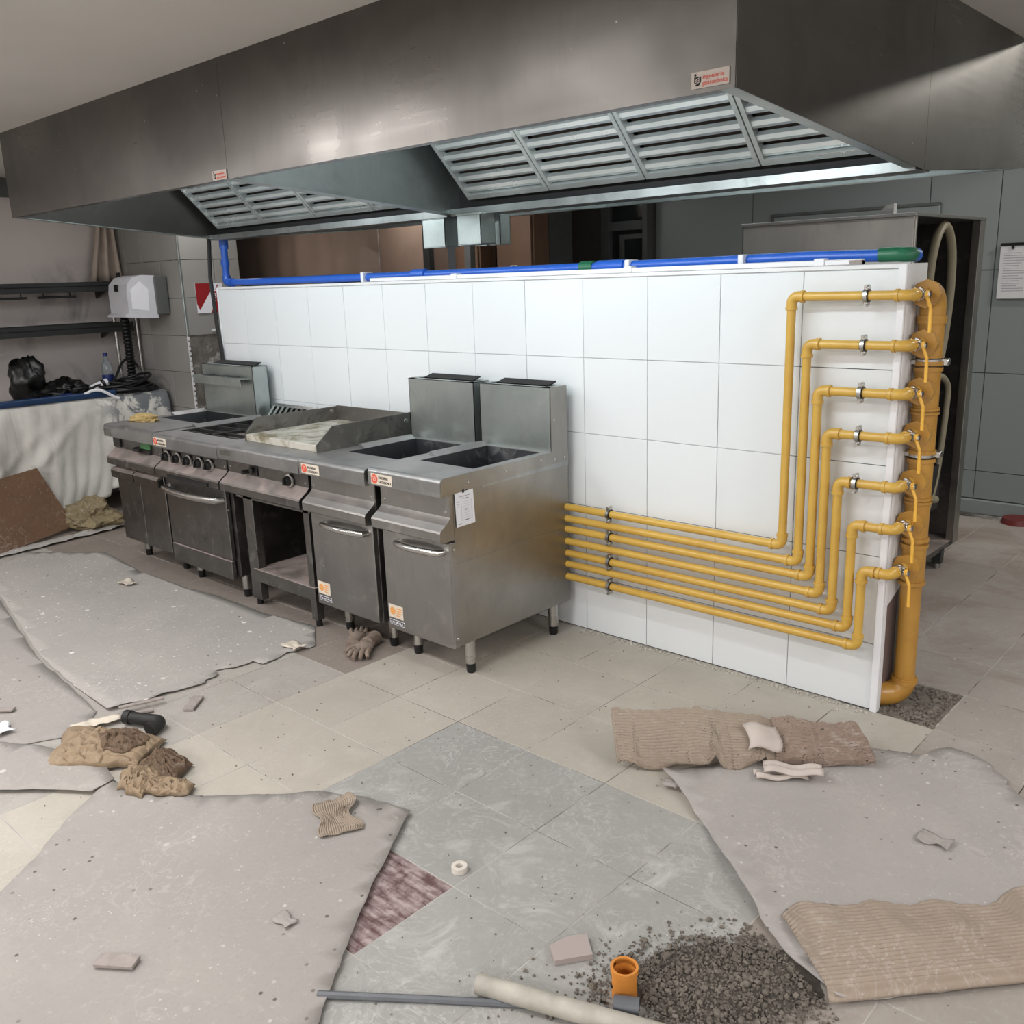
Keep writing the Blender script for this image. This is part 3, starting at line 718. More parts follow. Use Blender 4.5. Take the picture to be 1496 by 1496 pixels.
# unit 2: range with oven
u2_ = thing('gas_range', 'gas range with five black knobs over a stainless oven door', 'range', (-3.5, -.45, 0))
MB().box(-3.846, -3.156, -.782, YBk, .12, .795).build('body', 'steel_dark', u2_, 0)
counter(u2_, -3.85, -3.152, .862, (-3.80, -3.20, -.70, -.15))
fascia(u2_, -3.846, -3.157, .862, 'steel_dark')
for k, x in enumerate((-3.785, -3.665, -3.545, -3.425, -3.318)): knob(u2_, x, .728, .031)
for k in range(2):
    xa = -3.79 + k * .295; g = MB()
    g.box(xa, xa + .285, -.69, -.675, .845, .862).box(xa, xa + .285, -.175, -.16, .845, .862).box(xa, xa + .014, -.69, -.16, .845, .862).box(xa + .271, xa + .285, -.69, -.16, .845, .862)
    for q in range(4): g.box(xa, xa + .285, -.60 + q * .115, -.588 + q * .115, .843, .86)
    g.build('pan_grate', 'iron', u2_, 0)
    for y in (-.55, -.30): MB().tube([(xa + .14, y, .80), (xa + .14, y, .825), (xa + .14, y, .83)], [.055, .055, .03], 18).build('burner', 'iron', u2_)
d = MB().box(-3.842, -3.19, DY, -.785, .215, .605, .004).build('oven_door', 'steel_dark', u2_, 0)
bow_handle(d, -3.80, -3.215, .55, DY, .065, .021)
MB().box(-3.85, -3.20, DY, -.785, .10, .208, .004).build('lower_panel', 'steel_dark', u2_, 0)
MB().box(-3.70, -3.26, -.868, -.862, .627, .645).build('vent_slot', 'deep_black', u2_, 0)
for x, y in ((-3.70, -.73), (-3.17, -.75), (-3.72, -.15), (-3.2, -.15)): round_leg(u2_, x, y, .125)
screws(u2_, [(-3.18, -.80, .735), (-3.17, -.812, .5)])
plate_label(u2_, -3.836, -3.69, .797, .843, YFc - .0005)
v = MB()
for k in range(11): v.prism([(-.135, .865), (-.08, .93), (-.076, .927), (-.131, .862)], 'x', -3.79 + k * .05, -3.79 + k * .05 + .024)
v.prism([(-.145, .855), (-.135, .865), (-.13, .86), (-.14, .85)], 'x', -3.80, -3.2).prism([(-.08, .93), (-.06, .945), (-.055, .94), (-.076, .926)], 'x', -3.80, -3.2)
v.build('flue_grille', 'chrome', u2_, 0)
MB().box(-3.80, -3.2, -.07, -.06, .80, .935).build('flue_back', 'deep_black', u2_, 0)

# unit 1: pasta cooker / fryer with two doors
u1 = thing('twin_door_fryer', 'leftmost twin door gas fryer with a hook rail on its flue', 'fryer', (-4.16, -.45, 0))
carcass(u1, -4.466, -3.856, .14, .82, mat='steel_dark')
counter(u1, -4.472, -3.852, .868, (-4.40, -3.92, -.52, -.19))
fascia(u1, -4.468, -3.858, .868, 'steel_dark')
for xa, xb in ((-4.466, -4.17), (-4.163, -3.862)):
    d = MB().box(xa, xb, DY, -.785, .135, .60, .003).build('door', 'steel_dark', u1, 0)
    MB().prism([(DY, .60), (-.845, .592), (-.852, .58), (-.848, .535), (-.842, .535), (-.844, .578), (DY, .588)], 'x', xa + .004, xb - .002).build('pull_lip', 'steel_dark', d, 20)
    MB().prism([(DY, .588), (-.844, .578), (-.842, .54), (DY, .53)], 'x', xb - .006, xb - .003).build('lip_end', 'black', d, 0)
for x, y in ((-4.41, -.70), (-3.93, -.70), (-4.41, -.15), (-3.93, -.15)): round_leg(u1, x, y, .145)
chimney(u1, -4.455, -3.80 - .055, .83)
m = MB().prism([(-.163, 1.10), (-.225, 1.108), (-.228, 1.105), (-.228, 1.055), (-.224, 1.055), (-.224, 1.10), (-.163, 1.094)], 'x', -4.46, -3.90)
hr = m.build('hook_rail', 'galv', u1, 0)
for k in range(3): MB().box(-4.36 + k * .15, -4.28 + k * .15, -.214, -.175, 1.1075, 1.1095).build('rail_notch', 'black', hr, 0)
MB().box(-4.10, -3.985, -.812, -.80, .742, .79, .002).build('green_label', 'greenlabel', u1, 0)
m = MB().tube([(-4.15, -.80, .735), (-4.15, -.83, .735), (-4.06, -.835, .735)], .012, 10).box(-4.12, -3.99, -.815, -.80, .715, .74, .002); m.build('gas_tap', 'black', u1)
MB().box(-4.46, -4.37, -.812, -.80, .725, .79, .002).build('switch_box', 'black', u1, 0)
MB().box(-4.468, -4.385, YFc - .003, YFc - .0005, .80, .84, .001).build('metal_plate', 'burnt', u1, 0)
screws(u1, [(-3.88, -.80, .73)])

# cloth on unit 1
def crumple(mb, c, rx, ry, rz, seed, sub=4, amp=.45, freq=2.2, flat=True, rot=0):
    g = bmesh.ops.create_icosphere(mb.bm, subdivisions=sub, radius=1)
    R = Matrix.Rotation(rot, 3, 'Z')
    for v in g['verts']:
        p = v.co.copy(); s = Vector((seed * 1.7, seed * .9, seed * 2.1))
        k = 1 + amp * noise.noise(p * freq + s) + amp * .5 * (abs(noise.noise(p * freq * 2.4 + s)) * 2 - .6) * .7
        q = Vector((p.x * rx, p.y * ry, p.z * rz)) * k
        if flat: q.z = max(q.z, -rz * .45)
        v.co = Vector(c) + R @ q
    if flat:
        z0 = min(v.co.z for v in g['verts'])
    return mb
o = crumple(MB(), (-4.33, -.66, .884), .085, .045, .034, 3, 4, .5, 2.6, rot=.5).build('cleaning_cloth', 'rag', smooth=60)
tag(o, 'crumpled ochre cloth lying on top of the leftmost fryer', 'cloth')

# ------------------------------------------------------------------ yellow gas pipes
ord_ = ['topmost', 'second', 'third', 'fourth', 'fifth', 'sixth', 'lowest']
zl = [.612, .556, .505, .446, .388, .334, .272]
zr = [1.552, 1.384, 1.219, 1.066, .892, .738, .571]
xr_ = [-.380, -.313, -.264, -.221, -.170, -.108, -.063]
yp = -.06; rp = .0165
def arc3(c, a, b, r, n=6):
    """quarter bend: centre c, from direction a to direction b"""
    c, a, b = Vector(c), Vector(a), Vector(b)
    return [c + r * (math.cos(t) * a + math.sin(t) * b) for t in [PI / 2 * k / n for k in range(n + 1)]]
YV = .006; XV = .040; XMAN, YMAN, RMAN = .050, .135, .041
lab7 = ['topmost yellow gas pipe with the outermost, longest riser', 'yellow gas pipe second from the top, with the second riser',
        'yellow gas pipe third from the top, with the third riser', 'middle yellow gas pipe, fourth from top and bottom',
        'yellow gas pipe third from the bottom, with a short upper run', 'yellow gas pipe second from the bottom, just above the lowest one',
        'lowest yellow gas pipe with the innermost, shortest riser']
for k in range(7):
    a, b, x = zl[k], zr[k], xr_[k]
    t = thing('gas_pipe', lab7[k] + ' on the tiled wall', 'gas pipe', (x, yp, a), 'yellow gas pipes on the tiled wall')
    MB().tube([(-1.78, yp, a), (x - .03, yp, a)], rp, 14).build('low_run', 'yellow', t)
    MB().tube([(x, yp, a + .03), (x, yp, b - .03)], rp, 14).build('riser', 'yellow', t)
    MB().tube([(x + .03, yp, b), (XV - .045, yp, b)], rp, 14).build('upper_run', 'yellow', t)
    def elbow(c, da, db):
        """da, db: unit directions from corner c along both legs"""
        c, da, db = Vector(c), Vector(da), Vector(db); R = .024
        cc = c + da * R + db * R
        pts = [c + da * .045, c + da * R] + [cc - db * R * math.cos(q) - da * R * math.sin(q) for q in [PI / 2 * i / 6 for i in range(1, 6)]] + [c + db * R, c + db * .045]
        e = MB().tube(pts, rp * 1.18, 14)
        e.tube([c + da * .036, c + da * .048], rp * 1.34, 14).tube([c + db * .036, c + db * .048], rp * 1.34, 14)
        e.build('elbow', 'yellow', t)
    elbow((x, yp, a), (-1, 0, 0), (0, 0, 1)); elbow((x, yp, b), (0, 0, -1), (1, 0, 0)); elbow((XV, yp, b), (-1, 0, 0), (0, 1, 0))
    # valve towards the manifold
    v = MB().tube([(XV, -.020, b), (XV, -.006, b)], .0235, 6).tube([(XV, -.006, b), (XV + .002, .016, b)], .0195, 16).tube([(XV + .002, .016, b), (XV + .003, .030, b)], .0235, 6).tube([(XV, YV, b), (XV + .034, YV - .004, b)], .0085, 10).tube([(XV + .032, YV - .004, b), (XV + .044, YV - .004, b)], .0115, 6).build('valve', 'chrome', t, 30)
    MB().tube([(XV + .003, .030, b), (XV + .006, .062, b)], .0175, 14).build('valve_stub', 'yellow', v)
    lx = XV + .032
    pts = [(lx, YV - .012, b + .008), (lx + .002, YV - .004, b - .012), (lx + .016, YV - .006, b - .045), (lx + .018, YV - .006, b - .125)]
    lv = MB()
    for p, q in zip(pts[:-1], pts[1:]):
        P, Q = Vector(p), Vector(q); n = Vector((0, 0, 0))
        lv.tube([P, Q], .0058, 8)
    lv.tube([(lx - .004, YV - .004, b), (lx + .008, YV - .004, b)], .012, 8)
    lv.build('lever', 'lever', v)
    def clamp(x, z, nm):
        c = MB().tube([(x - .009, yp, z), (x + .009, yp, z)], rp + .006, 18).build('clamp_rubber', 'black', t)
        g = MB().tube([(x - .007, yp, z), (x + .007, yp, z)], rp + .0085, 18)
        for s in (-1, 1): g.box(x - .008, x + .008, yp - .012, yp + .012, z + s * .026 - .009, z + s * .026 + .009, .003).tube([(x, yp - .018, z + s * .032), (x, yp + .016, z + s * .032)], .0055, 8)
        g.tube([(x, yp + .02, z), (x, .0, z)], .005, 8); g.build('clamp_band', 'chrome', c)
    if k < 5: clamp(-.106, b, 'upper')
    if k in (0, 2, 4, 6): clamp(-1.21, a, 'lower')

mf = thing('gas_manifold', 'thick ochre gas manifold pipe standing at the end of the tiled wall', 'manifold', (XMAN, YMAN, 0))
MB().tube([(XMAN, YMAN, 1.53), (XMAN, YMAN, .09)], RMAN * .93, 26).build('standpipe', 'ochre', mf)
for k, b in enumerate(zr):
    top = k == 0
    h = MB()
    if top:
        R = .05; c = Vector((XMAN, YMAN, b)); pts = [c + Vector((0, 0, -.085)), c + Vector((0, 0, -.05))] + [Vector((XMAN, YMAN - .05 + .05 * math.cos(q), b - .05 + .05 * math.sin(q))) for q in [PI / 2 * i / 6 for i in range(1, 7)]] + [Vector((XMAN, YMAN - .066, b))]
        h.tube(pts, [RMAN * 1.06] * len(pts), 26)
        h.tube([(XMAN, YMAN, b - .09), (XMAN, YMAN, b - .076)], RMAN * 1.2, 26)
    else:
        h.tube([(XMAN, YMAN, b + .075), (XMAN, YMAN, b - .075)], RMAN * 1.06, 26)
        for z in (b + .072, b - .072): h.tube([(XMAN, YMAN, z + .007), (XMAN, YMAN, z - .007)], RMAN * 1.2, 26)
        h.tube([(XMAN, YMAN, b), (XMAN, YMAN - .062, b)], [RMAN * 1.0, RMAN * 1.06], 22)
    tee = h.build('top_bend' if top else 'tee', 'ochre', mf)
    q = MB().tube([(XMAN, YMAN - .058, b), (XMAN, YMAN - .074, b)], RMAN * 1.2, 8).tube([(XMAN - .002, YMAN - .07, b), (XMAN - .004, YMAN - .082, b)], .0215, 14)
    q.build('reducer_plug', 'ochre', tee, 30)
for z in (1.316, .987):
    c = MB().tube([(XMAN, YMAN, z + .014), (XMAN, YMAN, z - .014)], RMAN * 1.08, 26).build('clamp_rubber', 'black', mf)
    MB().tube([(XMAN, YMAN, z + .010), (XMAN, YMAN, z - .010)], RMAN * 1.13, 26).box(XMAN - .075, XMAN - .03, YMAN - .035, YMAN - .02, z - .01, z + .01, .003).box(XMAN + .03, XMAN + .065, YMAN + .0, YMAN + .03, z - .012, z + .012, .003).build('clamp_band', 'chrome', c)
c = Vector((XMAN, YMAN, .0)); R = .055
# bottom bend turns towards the camera side and into the open foot of the wall end
bdir = Vector((-.72, -.69, 0)); Rb = .062
pts = [Vector((XMAN, YMAN, .115))] + [Vector((XMAN, YMAN, .108)) + bdir * (Rb - Rb * math.cos(q)) - Vector((0, 0, Rb * math.sin(q))) for q in [PI / 2 * i / 9 for i in range(10)]]
e0 = pts[-1]; b2 = Vector((-1, .0, 0))
pts += [e0 + bdir * .02] + [e0 + bdir * (.02 + .035 * math.sin(q)) + (b2 - bdir * .0) * (.035 - .035 * math.cos(q)) for q in [PI / 2 * i / 5 for i in range(1, 6)]] + [e0 + bdir * .05 + b2 * .075]
be = MB().tube(pts, RMAN * 1.12, 26)
be.tube([(XMAN, YMAN, .108), (XMAN, YMAN, .092)], RMAN * 1.2, 26)
be.build('bottom_bend', 'ochre', mf)

# ------------------------------------------------------------------ blue water pipe on top of the wall
bp = thing('blue_water_pipe', 'blue plastic water pipe lying along the top of the tiled wall', 'water pipe', (-2.2, .1, 1.655))
MB().tube([(-4.50, .12, 2.0), (-4.51, .12, 1.72)], .022, 14).tube([(-4.50, .12, 1.955), (-4.503, .12, 1.90)], .029, 14).tube([(-4.506, .12, 1.83), (-4.508, .12, 1.79)], .028, 14).build('drop', 'blue', bp)
MB().tube([(-4.51, .12, 1.73), (-4.51, .12, 1.70), (-4.50, .12, 1.688), (-4.48, .12, 1.684), (-4.43, .12, 1.684)], .028, 14).build('elbow', 'blue', bp)
pts = [(-4.45, .12, 1.684), (-3.4, .10, 1.682), (-2.5, .09, 1.682), (-1.6, .085, 1.684), (-.9, .10, 1.686), (-.4, .105, 1.690), (-.13, .105, 1.685)]
sm = []
for p, q in zip(pts[:-1], pts[1:]):
    for i in range(5): sm.append(Vector(p).lerp(Vector(q), i / 5))
sm.append(Vector(pts[-1])); MB().tube(sm, .0215, 14).build('long_run', 'blue', bp)
for x, mt, w in ((-2.55, 'blue', .05), (-1.30, 'blue', .07), (-1.43, 'green', .035)): MB().tube([(x - w, .088, 1.686), (x + w, .09, 1.686)], .027, 14).build('coupling', mt, bp)
MB().tube([(-.135, .105, 1.687), (-.075, .105, 1.687), (-.05, .108, 1.685), (-.036, .125, 1.685), (-.034, .145, 1.685)], .025, 16).build('green_elbow', 'green', bp)
MB().tube([(-.034, .135, 1.685), (-.032, .17, 1.683)], .024, 14).build('end_socket', 'blue', bp)
for x in (-1.2, -.66, -3.0): MB().box(x - .012, x + .012, .06, .135, 1.655, 1.71, .003).build('saddle_clip', 'trimwhite', bp)
cb = MB().tube([(-4.50, .02, 2.02), (-4.49, .0, 1.85), (-4.475, -.02, 1.72), (-4.465, -.02, 1.6), (-4.455, -.02, 1.4), (-4.43, -.02, 1.24), (-4.42, -.02, .95)], .013, 8).build('black_cable', 'black')
tag(cb, 'black flexible conduit hanging down the left end of the tiled wall', 'cable')
# ------------------------------------------------------------------ dishwasher behind the wall
dw = thing('dishwasher', 'tall stainless machine with open side showing hoses behind the wall', 'dishwasher', (-.82, 1.65, 0))
MB().box(-1.25, -.395, 1.142, 1.148, .25, 1.862, .001).build('front_sheet', 'steel_side', dw, 0)
MB().box(-1.26, -.385, 1.135, 2.16, 1.862, 1.878, .002).build('top_sheet', 'steel', dw, 0)
MB().box(-1.25, -1.245, 1.142, 2.15, .12, 1.862).build('far_side', 'steel_dark', dw, 0)
MB().box(-1.25, -.40, 2.145, 2.15, .12, 1.862).build('rear_sheet', 'steel_dark', dw, 0)
for y0, y1 in ((1.148, 1.165), (2.07, 2.15)): MB().box(-.43, -.388, y0, y1, .11, 1.862, .002).build('frame_post', 'steel_side', dw, 0)
MB().box(-1.245, -.40, 1.15, 2.145, .10, .13).build('base', 'steel_dark', dw, 0)
MB().box(-.72, -.71, 1.15, 2.14, .13, 1.86).build('inner_panel', 'deep_black', dw, 0)
MB().tube([(-.52, 1.27, .95), (-.52, 1.27, 1.66), (-.52, 1.27, 1.72), (-.52, 1.27, 1.745)], [.10, .10, .085, .04], 20).build('boiler', 'black', dw)
MB().tube([(-.52, 1.27, 1.74), (-.52, 1.27, 1.86)], .025, 14).build('boiler_neck', 'chrome', dw)
def smooth_path(pts, n=6):
    P = [Vector(p) for p in pts]; P = [P[0]] + P + [P[-1]]; out = []
    for i in range(1, len(P) - 2):
        for k in range(n):
            t = k / n; a, b, c, d = P[i - 1], P[i], P[i + 1], P[i + 2]
            out.append(.5 * ((2 * b) + (c - a) * t + (2 * a - 5 * b + 4 * c - d) * t * t + (3 * b - a - 3 * c + d) * t ** 3))
    out.append(P[-2]); return out
MB().tube(smooth_path([(-.43, 1.50, 1.2), (-.43, 1.485, 1.55), (-.43, 1.53, 1.74), (-.43, 1.63, 1.83), (-.43, 1.72, 1.80), (-.43, 1.79, 1.68), (-.43, 1.80, 1.45), (-.43, 1.74, 1.2), (-.43, 1.62, 1.02), (-.43, 1.45, .9)]), .022, 10).build('hose', 'hose', dw)
MB().tube(smooth_path([(-.44, 1.70, 1.0), (-.44, 1.72, 1.06), (-.44, 1.80, 1.08), (-.44, 1.92, 1.02), (-.44, 1.93, .9), (-.44, 1.88, .6), (-.44, 1.8, .42), (-.44, 1.62, .25)]), .016, 10).build('hose', 'hose', dw)
MB().tube(smooth_path([(-.45, 1.55, .75), (-.45, 1.68, .62), (-.45, 1.66, .5), (-.45, 1.5, .42)]), .018, 10).build('hose', 'hose', dw)
MB().box(-.50, -.44, 1.62, 1.80, .62, .98, .004).build('pump_box', 'leadgrey', dw, 0)
MB().box(-.46, -.43, 1.64, 1.74, .94, 1.0, .003).tube([(-.44, 1.68, .94), (-.44, 1.68, .88)], .016, 8).build('valve_block', 'chrome', dw, 0)
MB().box(-.47, -.43, 1.75, 1.90, .35, .60, .003).build('motor', 'black', dw, 0)
MB().tube([(-.43, 1.7, .44), (-.43, 1.84, .41)], .022, 10).build('drain_stub', 'hose', dw)
for x, y in ((-.42, 1.93), (-.42, 1.2), (-1.2, 1.2), (-1.2, 2.1)):
    l = MB().box(x - .025, x + .025, y - .025, y + .025, .03, .11, .002).build('leg', 'darkpost', dw, 0); MB().tube([(x, y, .031), (x, y, 0)], .02, 10).build('foot', 'chrome', l)
MB().prism([(-.74, 1.879), (-.70, 1.895), (-.66, 1.935), (-.62, 1.945), (-.62, 1.879)], 'y', 1.48, 1.52).build('top_handle', 'white', dw, 0)
pn = thing('wall_panel', 'grey framed panel fixed to the back wall behind the dishwasher', 'panel', (-1.8, 3.29, 1.4))
MB().box(-2.17, -1.0, 3.262, 3.287, 1.3, 2.02, .004).build('board', 'tile_back', pn, 0)
MB().box(-2.19, -1.0, 3.256, 3.287, 2.02, 2.04, .002).box(-2.19, -2.17, 3.256, 3.287, 1.3, 2.02, .002).build('frame', 'leadgrey', pn, 0)
nb = thing('notice_board', 'pinned white notice sheet on the back wall behind the dishwasher', 'notice', (-.4, 3.29, 1.42))
MB().box(-.615, -.15, 3.276, 3.287, 1.42, 1.745, .002).build('board', 'white', nb, 0)
MB().box(-.615, -.15, 3.27, 3.287, 1.745, 1.762, .002).box(-.55, -.535, 3.268, 3.276, 1.725, 1.76).build('top_rail', 'black', nb, 0)
m = MB()
for c in range(2):
    for k in range(16): m.box(-.59 + c * .16, -.59 + c * .16 + random.uniform(.08, .13), 3.2752, 3.276, 1.70 - k * .0155, 1.7035 - k * .0155)
m.build('print_lines', 'inkgrey', nb, 0)
o = MB().tube([(-.33, 3.17, .0), (-.33, 3.17, .035)], [.10, .09], 20).build('red_lid', plain('red_dark_plastic', (110, 40, 38), .5)); tag(o, 'dark red round lid lying on the floor by the back wall', 'lid')

# ------------------------------------------------------------------ far area seen through the gap under the hood
bxs = thing('cardboard_sheet', 'tall brown cardboard sheet standing behind the tiled wall', 'cardboard', (-5.3, 1.33, 0))
def cbf(u, v): return (-6.38 + u * 1.96, 1.33 + .010 * math.sin(u * 46) + .008 * math.sin(u * 21) + (.03 if u > .975 else 0), .0 + v * 2.3)
solidify(MB().grid(cbf, 60, 4).build('face', 'mahog', bxs, 60), .006)
m = MB(); m.grid(lambda u, v: (-6.2 + u * 1.72, 1.27 - .03 * math.sin(v * PI), 1.63 + v * (.03 + .06 * max(0, u - .35) + .02 * math.sin(u * 9)) + .005 * math.sin(u * 31)), 40, 4)
o = m.build('black_plastic_sheet', 'bag', None, 60); solidify(o, .01); tag(o, 'crumpled black plastic sheet along the foot of the brown cardboard', 'plastic sheet')
for i, (x0, x1, y, mt, lab) in enumerate(((-5.22, -4.56, 2.05, 'mahog', 'narrow brown cupboard front behind the cardboard sheet'), (-4.55, -4.26, 2.3, 'brownwood', 'brown cupboard front with a curled edge near the drip cups'), (-4.12, -3.72, 2.35, 'brownwood', 'brown wooden cupboard front with a small white sign'))):
    c = thing('cupboard', lab, 'cupboard', ((x0 + x1) / 2, y, 0)); MB().box(x0, x1, y, y + .18, .0, 2.15, .004).build('carcass', mt, c, 0)
    MB().box(x0 + .015, x1 - .015, y - .018, y, .1, 2.12, .003).build('door', mt, c, 0)
sg = thing('pictogram_sign', 'small square white sign with a black ring', 'sign', (-3.9, 2.33, 1.7))
MB().box(-3.955, -3.885, 2.327, 2.330, 1.685, 1.75).build('plate', 'paper', sg, 0)
MB().tube([(-3.92 + .022 * math.cos(a), 2.326, 1.722 + .022 * math.sin(a)) for a in [2 * PI * k / 18 for k in range(18)]], .004, 6, closed=True).build('ring_mark', 'inkblack', sg)
MB().box(-3.924, -3.916, 2.3255, 2.327, 1.71, 1.738).build('bar_mark', 'inkblack', sg, 0)
for i, (x, y, lab) in enumerate(((-4.50, 1.95, 'dark metal post left of the drip cups'), (-4.18, 2.1, 'grey metal post directly below the drip cups'))):
    o = MB().box(x - .035, x + .035, y - .03, y + .03, 0, 2.5, .004).build('metal_post', ('darkpost', 'leadgrey')[i], None, 0); tag(o, lab + ' in the far area', 'post')
fw = struct(MB().box(-4.26, -3.78, 2.606, 2.9, 0, 2.5).build('wall_pier', 'grout_grey', smooth=0))
wall_tiles(fw, (0, 2.6, 0), (1, 0, 0), (0, -1, 0), [-4.25, -3.97, -3.782], [.9, 1.225, 1.55, 1.875, 2.2], 'tile_brown', .005)
o = MB().box(-4.33, -4.262, 2.55, 2.62, 0, 2.5, .004).build('metal_post', 'leadgrey', None, 0); tag(o, 'grey door post beside the beige tiled pier', 'post')

# ------------------------------------------------------------------ left corner: table, shelves, wall things
tb = thing('work_table', 'long table under a stained white drop cloth by the left wall', 'table', (-6.1, -1.1, 0))
MB().box(-6.46, -5.86, -2.4, .24, .85, .872, .003).build('tabletop', 'steel_dark', tb, 0)
for x in (-6.42, -5.9):
    for y in (-2.3, .16): MB().box(x - .02, x + .02, y - .02, y + .02, 0, .85).build('leg', 'darkpost', tb, 0)
def clothf(u, v):
    y = -2.45 + u * 2.72
    fold = .5 + .5 * math.sin(y * 17 + 1.3 * math.sin(y * 5)); L = [.0, .58, .60, .61]
    if v < .35:
        t = v / .35; x = -6.42 + t * .60; z = .876 + .006 * noise.noise(Vector((x * 9, y * 9, 0)))
    else:
        t = (v - .35) / .65; zb = .13 + .05 * math.sin(y * 3 + 1) + (.05 if y > -.3 else 0)
        pl = max(0, min(1, (-.55 - y) / .4)); dg = (y + .30 + .95 * t) ; crease = math.exp(-(dg / .05) ** 2) + .7 * math.exp(-((dg + .22) / .04) ** 2)
        x = -5.82 + .02 * t + .095 * t ** .5 * (fold ** 1.6) * (.30 + .70 * pl) + .055 * t * crease + .02 * t * abs(math.sin(y * 31 + 6 * t)) + .03 * noise.noise(Vector((y * 4, t * 3, 2))) * t + .012 * noise.noise(Vector((y * 13, t * 4, 5))) + .03 * math.sin(min(1, t * 6) * PI / 2)
        z = .874 - t * (.874 - zb); y = y + .05 * t * noise.noise(Vector((y * 3, t * 2, 5))) - .02 * t
    y = min(y, .262)
    return (x, y, z)
o = MB().grid(clothf, 170, 44).build('drop_cloth', 'cloth', None, 80); solidify(o, .003, 0); tag(o, 'stained white drop cloth draped over the table by the left wall', 'cloth')
for z, lab in ((1.70, 'upper dark steel wall shelf with two small racks beneath'), (1.385, 'lower dark steel wall shelf above the cloth covered table')):
    s = thing('wall_shelf', lab, 'shelf', (-6.3, -.9, z), 'dark steel wall shelves')
    MB().box(-6.48, -6.18, -2.4, .235, z - .004, z + .0, 0).box(-6.184, -6.18, -2.4, .235, z - .045, z + .03).box(-6.48, -6.476, -2.4, .235, z, z + .03).build('board', 'darkpost', s, 0)
    for y in (-2.1, -1.0, .1): MB().prism([(-6.478, z - .005), (-6.2, z - .005), (-6.478, z - .1)], 'y', y - .01, y + .01).build('bracket', 'darkpost', s, 0)
for y, lab in ((-.66, 'left small black rack hanging under the upper shelf'), (-.30, 'right small black rack hanging under the upper shelf')):
    r = thing('hanging_rack', lab, 'rack', (-6.25, y, 1.60)); MB().box(-6.30, -6.22, y - .13, y + .13, 1.615, 1.632, .003).build('tray', 'black', r, 0)
    for q in (-.1, .1): MB().tube([(-6.26, y + q, 1.632), (-6.26, y + q, 1.697)], .005, 6).build('hanger', 'black', r)
for i, (y, x) in enumerate(((.09, -6.2), (.27, -6.2))):
    o = MB().tube([(x, y, .885), (x, y, 1.69)], .014, 12).build('shelf_post', 'chrome', None); tag(o, ('thin steel post under the shelf end, left of the black hose', 'thin steel post under the shelf end, next to the tiled return')[i], 'post')
pts = []; rs = []
for k in range(90): pts.append((-6.2 + .01 * math.sin(k * .06), .175, .95 + k * .0095)); rs.append(.035 if k % 3 else .027)
for q, z in enumerate(rs[-24:]): rs[len(rs) - 24 + q] *= 1 - q * .025
o = MB().tube(pts, rs, 14).build('corrugated_hose', 'black', None); tag(o, 'black corrugated hose standing upright between the shelf posts', 'hose')
def curt(u, v):
    w = .24 * (1 - .55 * v) ; return (-6.42 + .02 * math.sin(u * 14), .16 + (u - .5) * w - .03 * v + .0, 1.745 + .55 * (1 - 1 + v))
o = MB().grid(lambda u, v: (-6.40 + .03 * math.sin(u * 16), .17 + (u - .5) * (.27 - .2 * v) + .05 * v, 1.735 + v * .63), 30, 10).build('plastic_sheeting', 'curtain', None, 80); solidify(o, .003); tag(o, 'gathered pale plastic sheeting hanging above the upper shelf corner', 'plastic sheet')
# paper towel dispenser
pd = thing('towel_dispenser', 'white paper towel dispenser on the grey tiled return wall', 'dispenser', (-5.8, .29, 1.46))
MB().box(-5.98, -5.66, .19, .292, 1.47, 1.755, .006).build('back_case', 'leadgrey', pd, 0)
pr = [(.20, 1.47), (.20, 1.76), (.10, 1.765), (.03, 1.75), (-.02, 1.70), (-.03, 1.64), (-.03, 1.49), (-.06, 1.475), (-.06, 1.462), (.08, 1.45), (.20, 1.445)]
MB().prism(pr, 'x', -5.97, -5.67).build('cover', 'dispenser', pd, 25)
MB().box(-5.85, -5.80, -.038, -.028, 1.65, 1.70).build('sight_window', 'black', pd, 0)
MB().prism([(.0, 1.52), (.0, 1.66), (.08, 1.72), (.14, 1.66), (.13, 1.50)], 'x', -5.67, -5.668).build('paper_sheet', 'paper', pd, 0)
# fire class sign
fs = thing('fire_class_sign', 'red and white fire extinguisher class sign on the grey tiled column', 'sign', (-5.44, .5, 1.46))
ya, yb_, za, zb_ = .402, .63, 1.467, 1.690
MB().box(-5.447, -5.443, ya, yb_, za, zb_).build('plate', 'paper', fs, 0)
MB().prism([(ya, zb_), (ya + .14, zb_), (ya + .14, zb_ - .04), (ya + .02, zb_ - .2), (ya, zb_ - .15)], 'x', -5.443, -5.4424).prism([(ya + .11, za), (yb_, za), (yb_, za + .12), (ya + .17, za + .1)], 'x', -5.443, -5.4424).build('red_field', 'signred', fs, 0)
MB().box(-5.4428, -5.4420, ya + .135, ya + .22, zb_ - .125, zb_ - .06).build('letter_box', 'signred', fs, 0)
text('A', .06, 'signred', (-5.442, ya + .165, zb_ - .052), (0, 1, 0), (0, 0, 1), fs)
text('BC', .055, 'paper', (-5.4415, ya + .14, zb_ - .112), (0, 1, 0), (0, 0, 1), fs)
o = MB().box(-5.447, -5.44, .50, .56, 1.325, 1.345, .002).tube([(-5.441, .515, 1.335), (-5.438, .515, 1.335)], .004, 8).build('wall_bracket', 'white', None, 0); tag(o, 'small white bracket on the tiled column below the red sign', 'bracket')
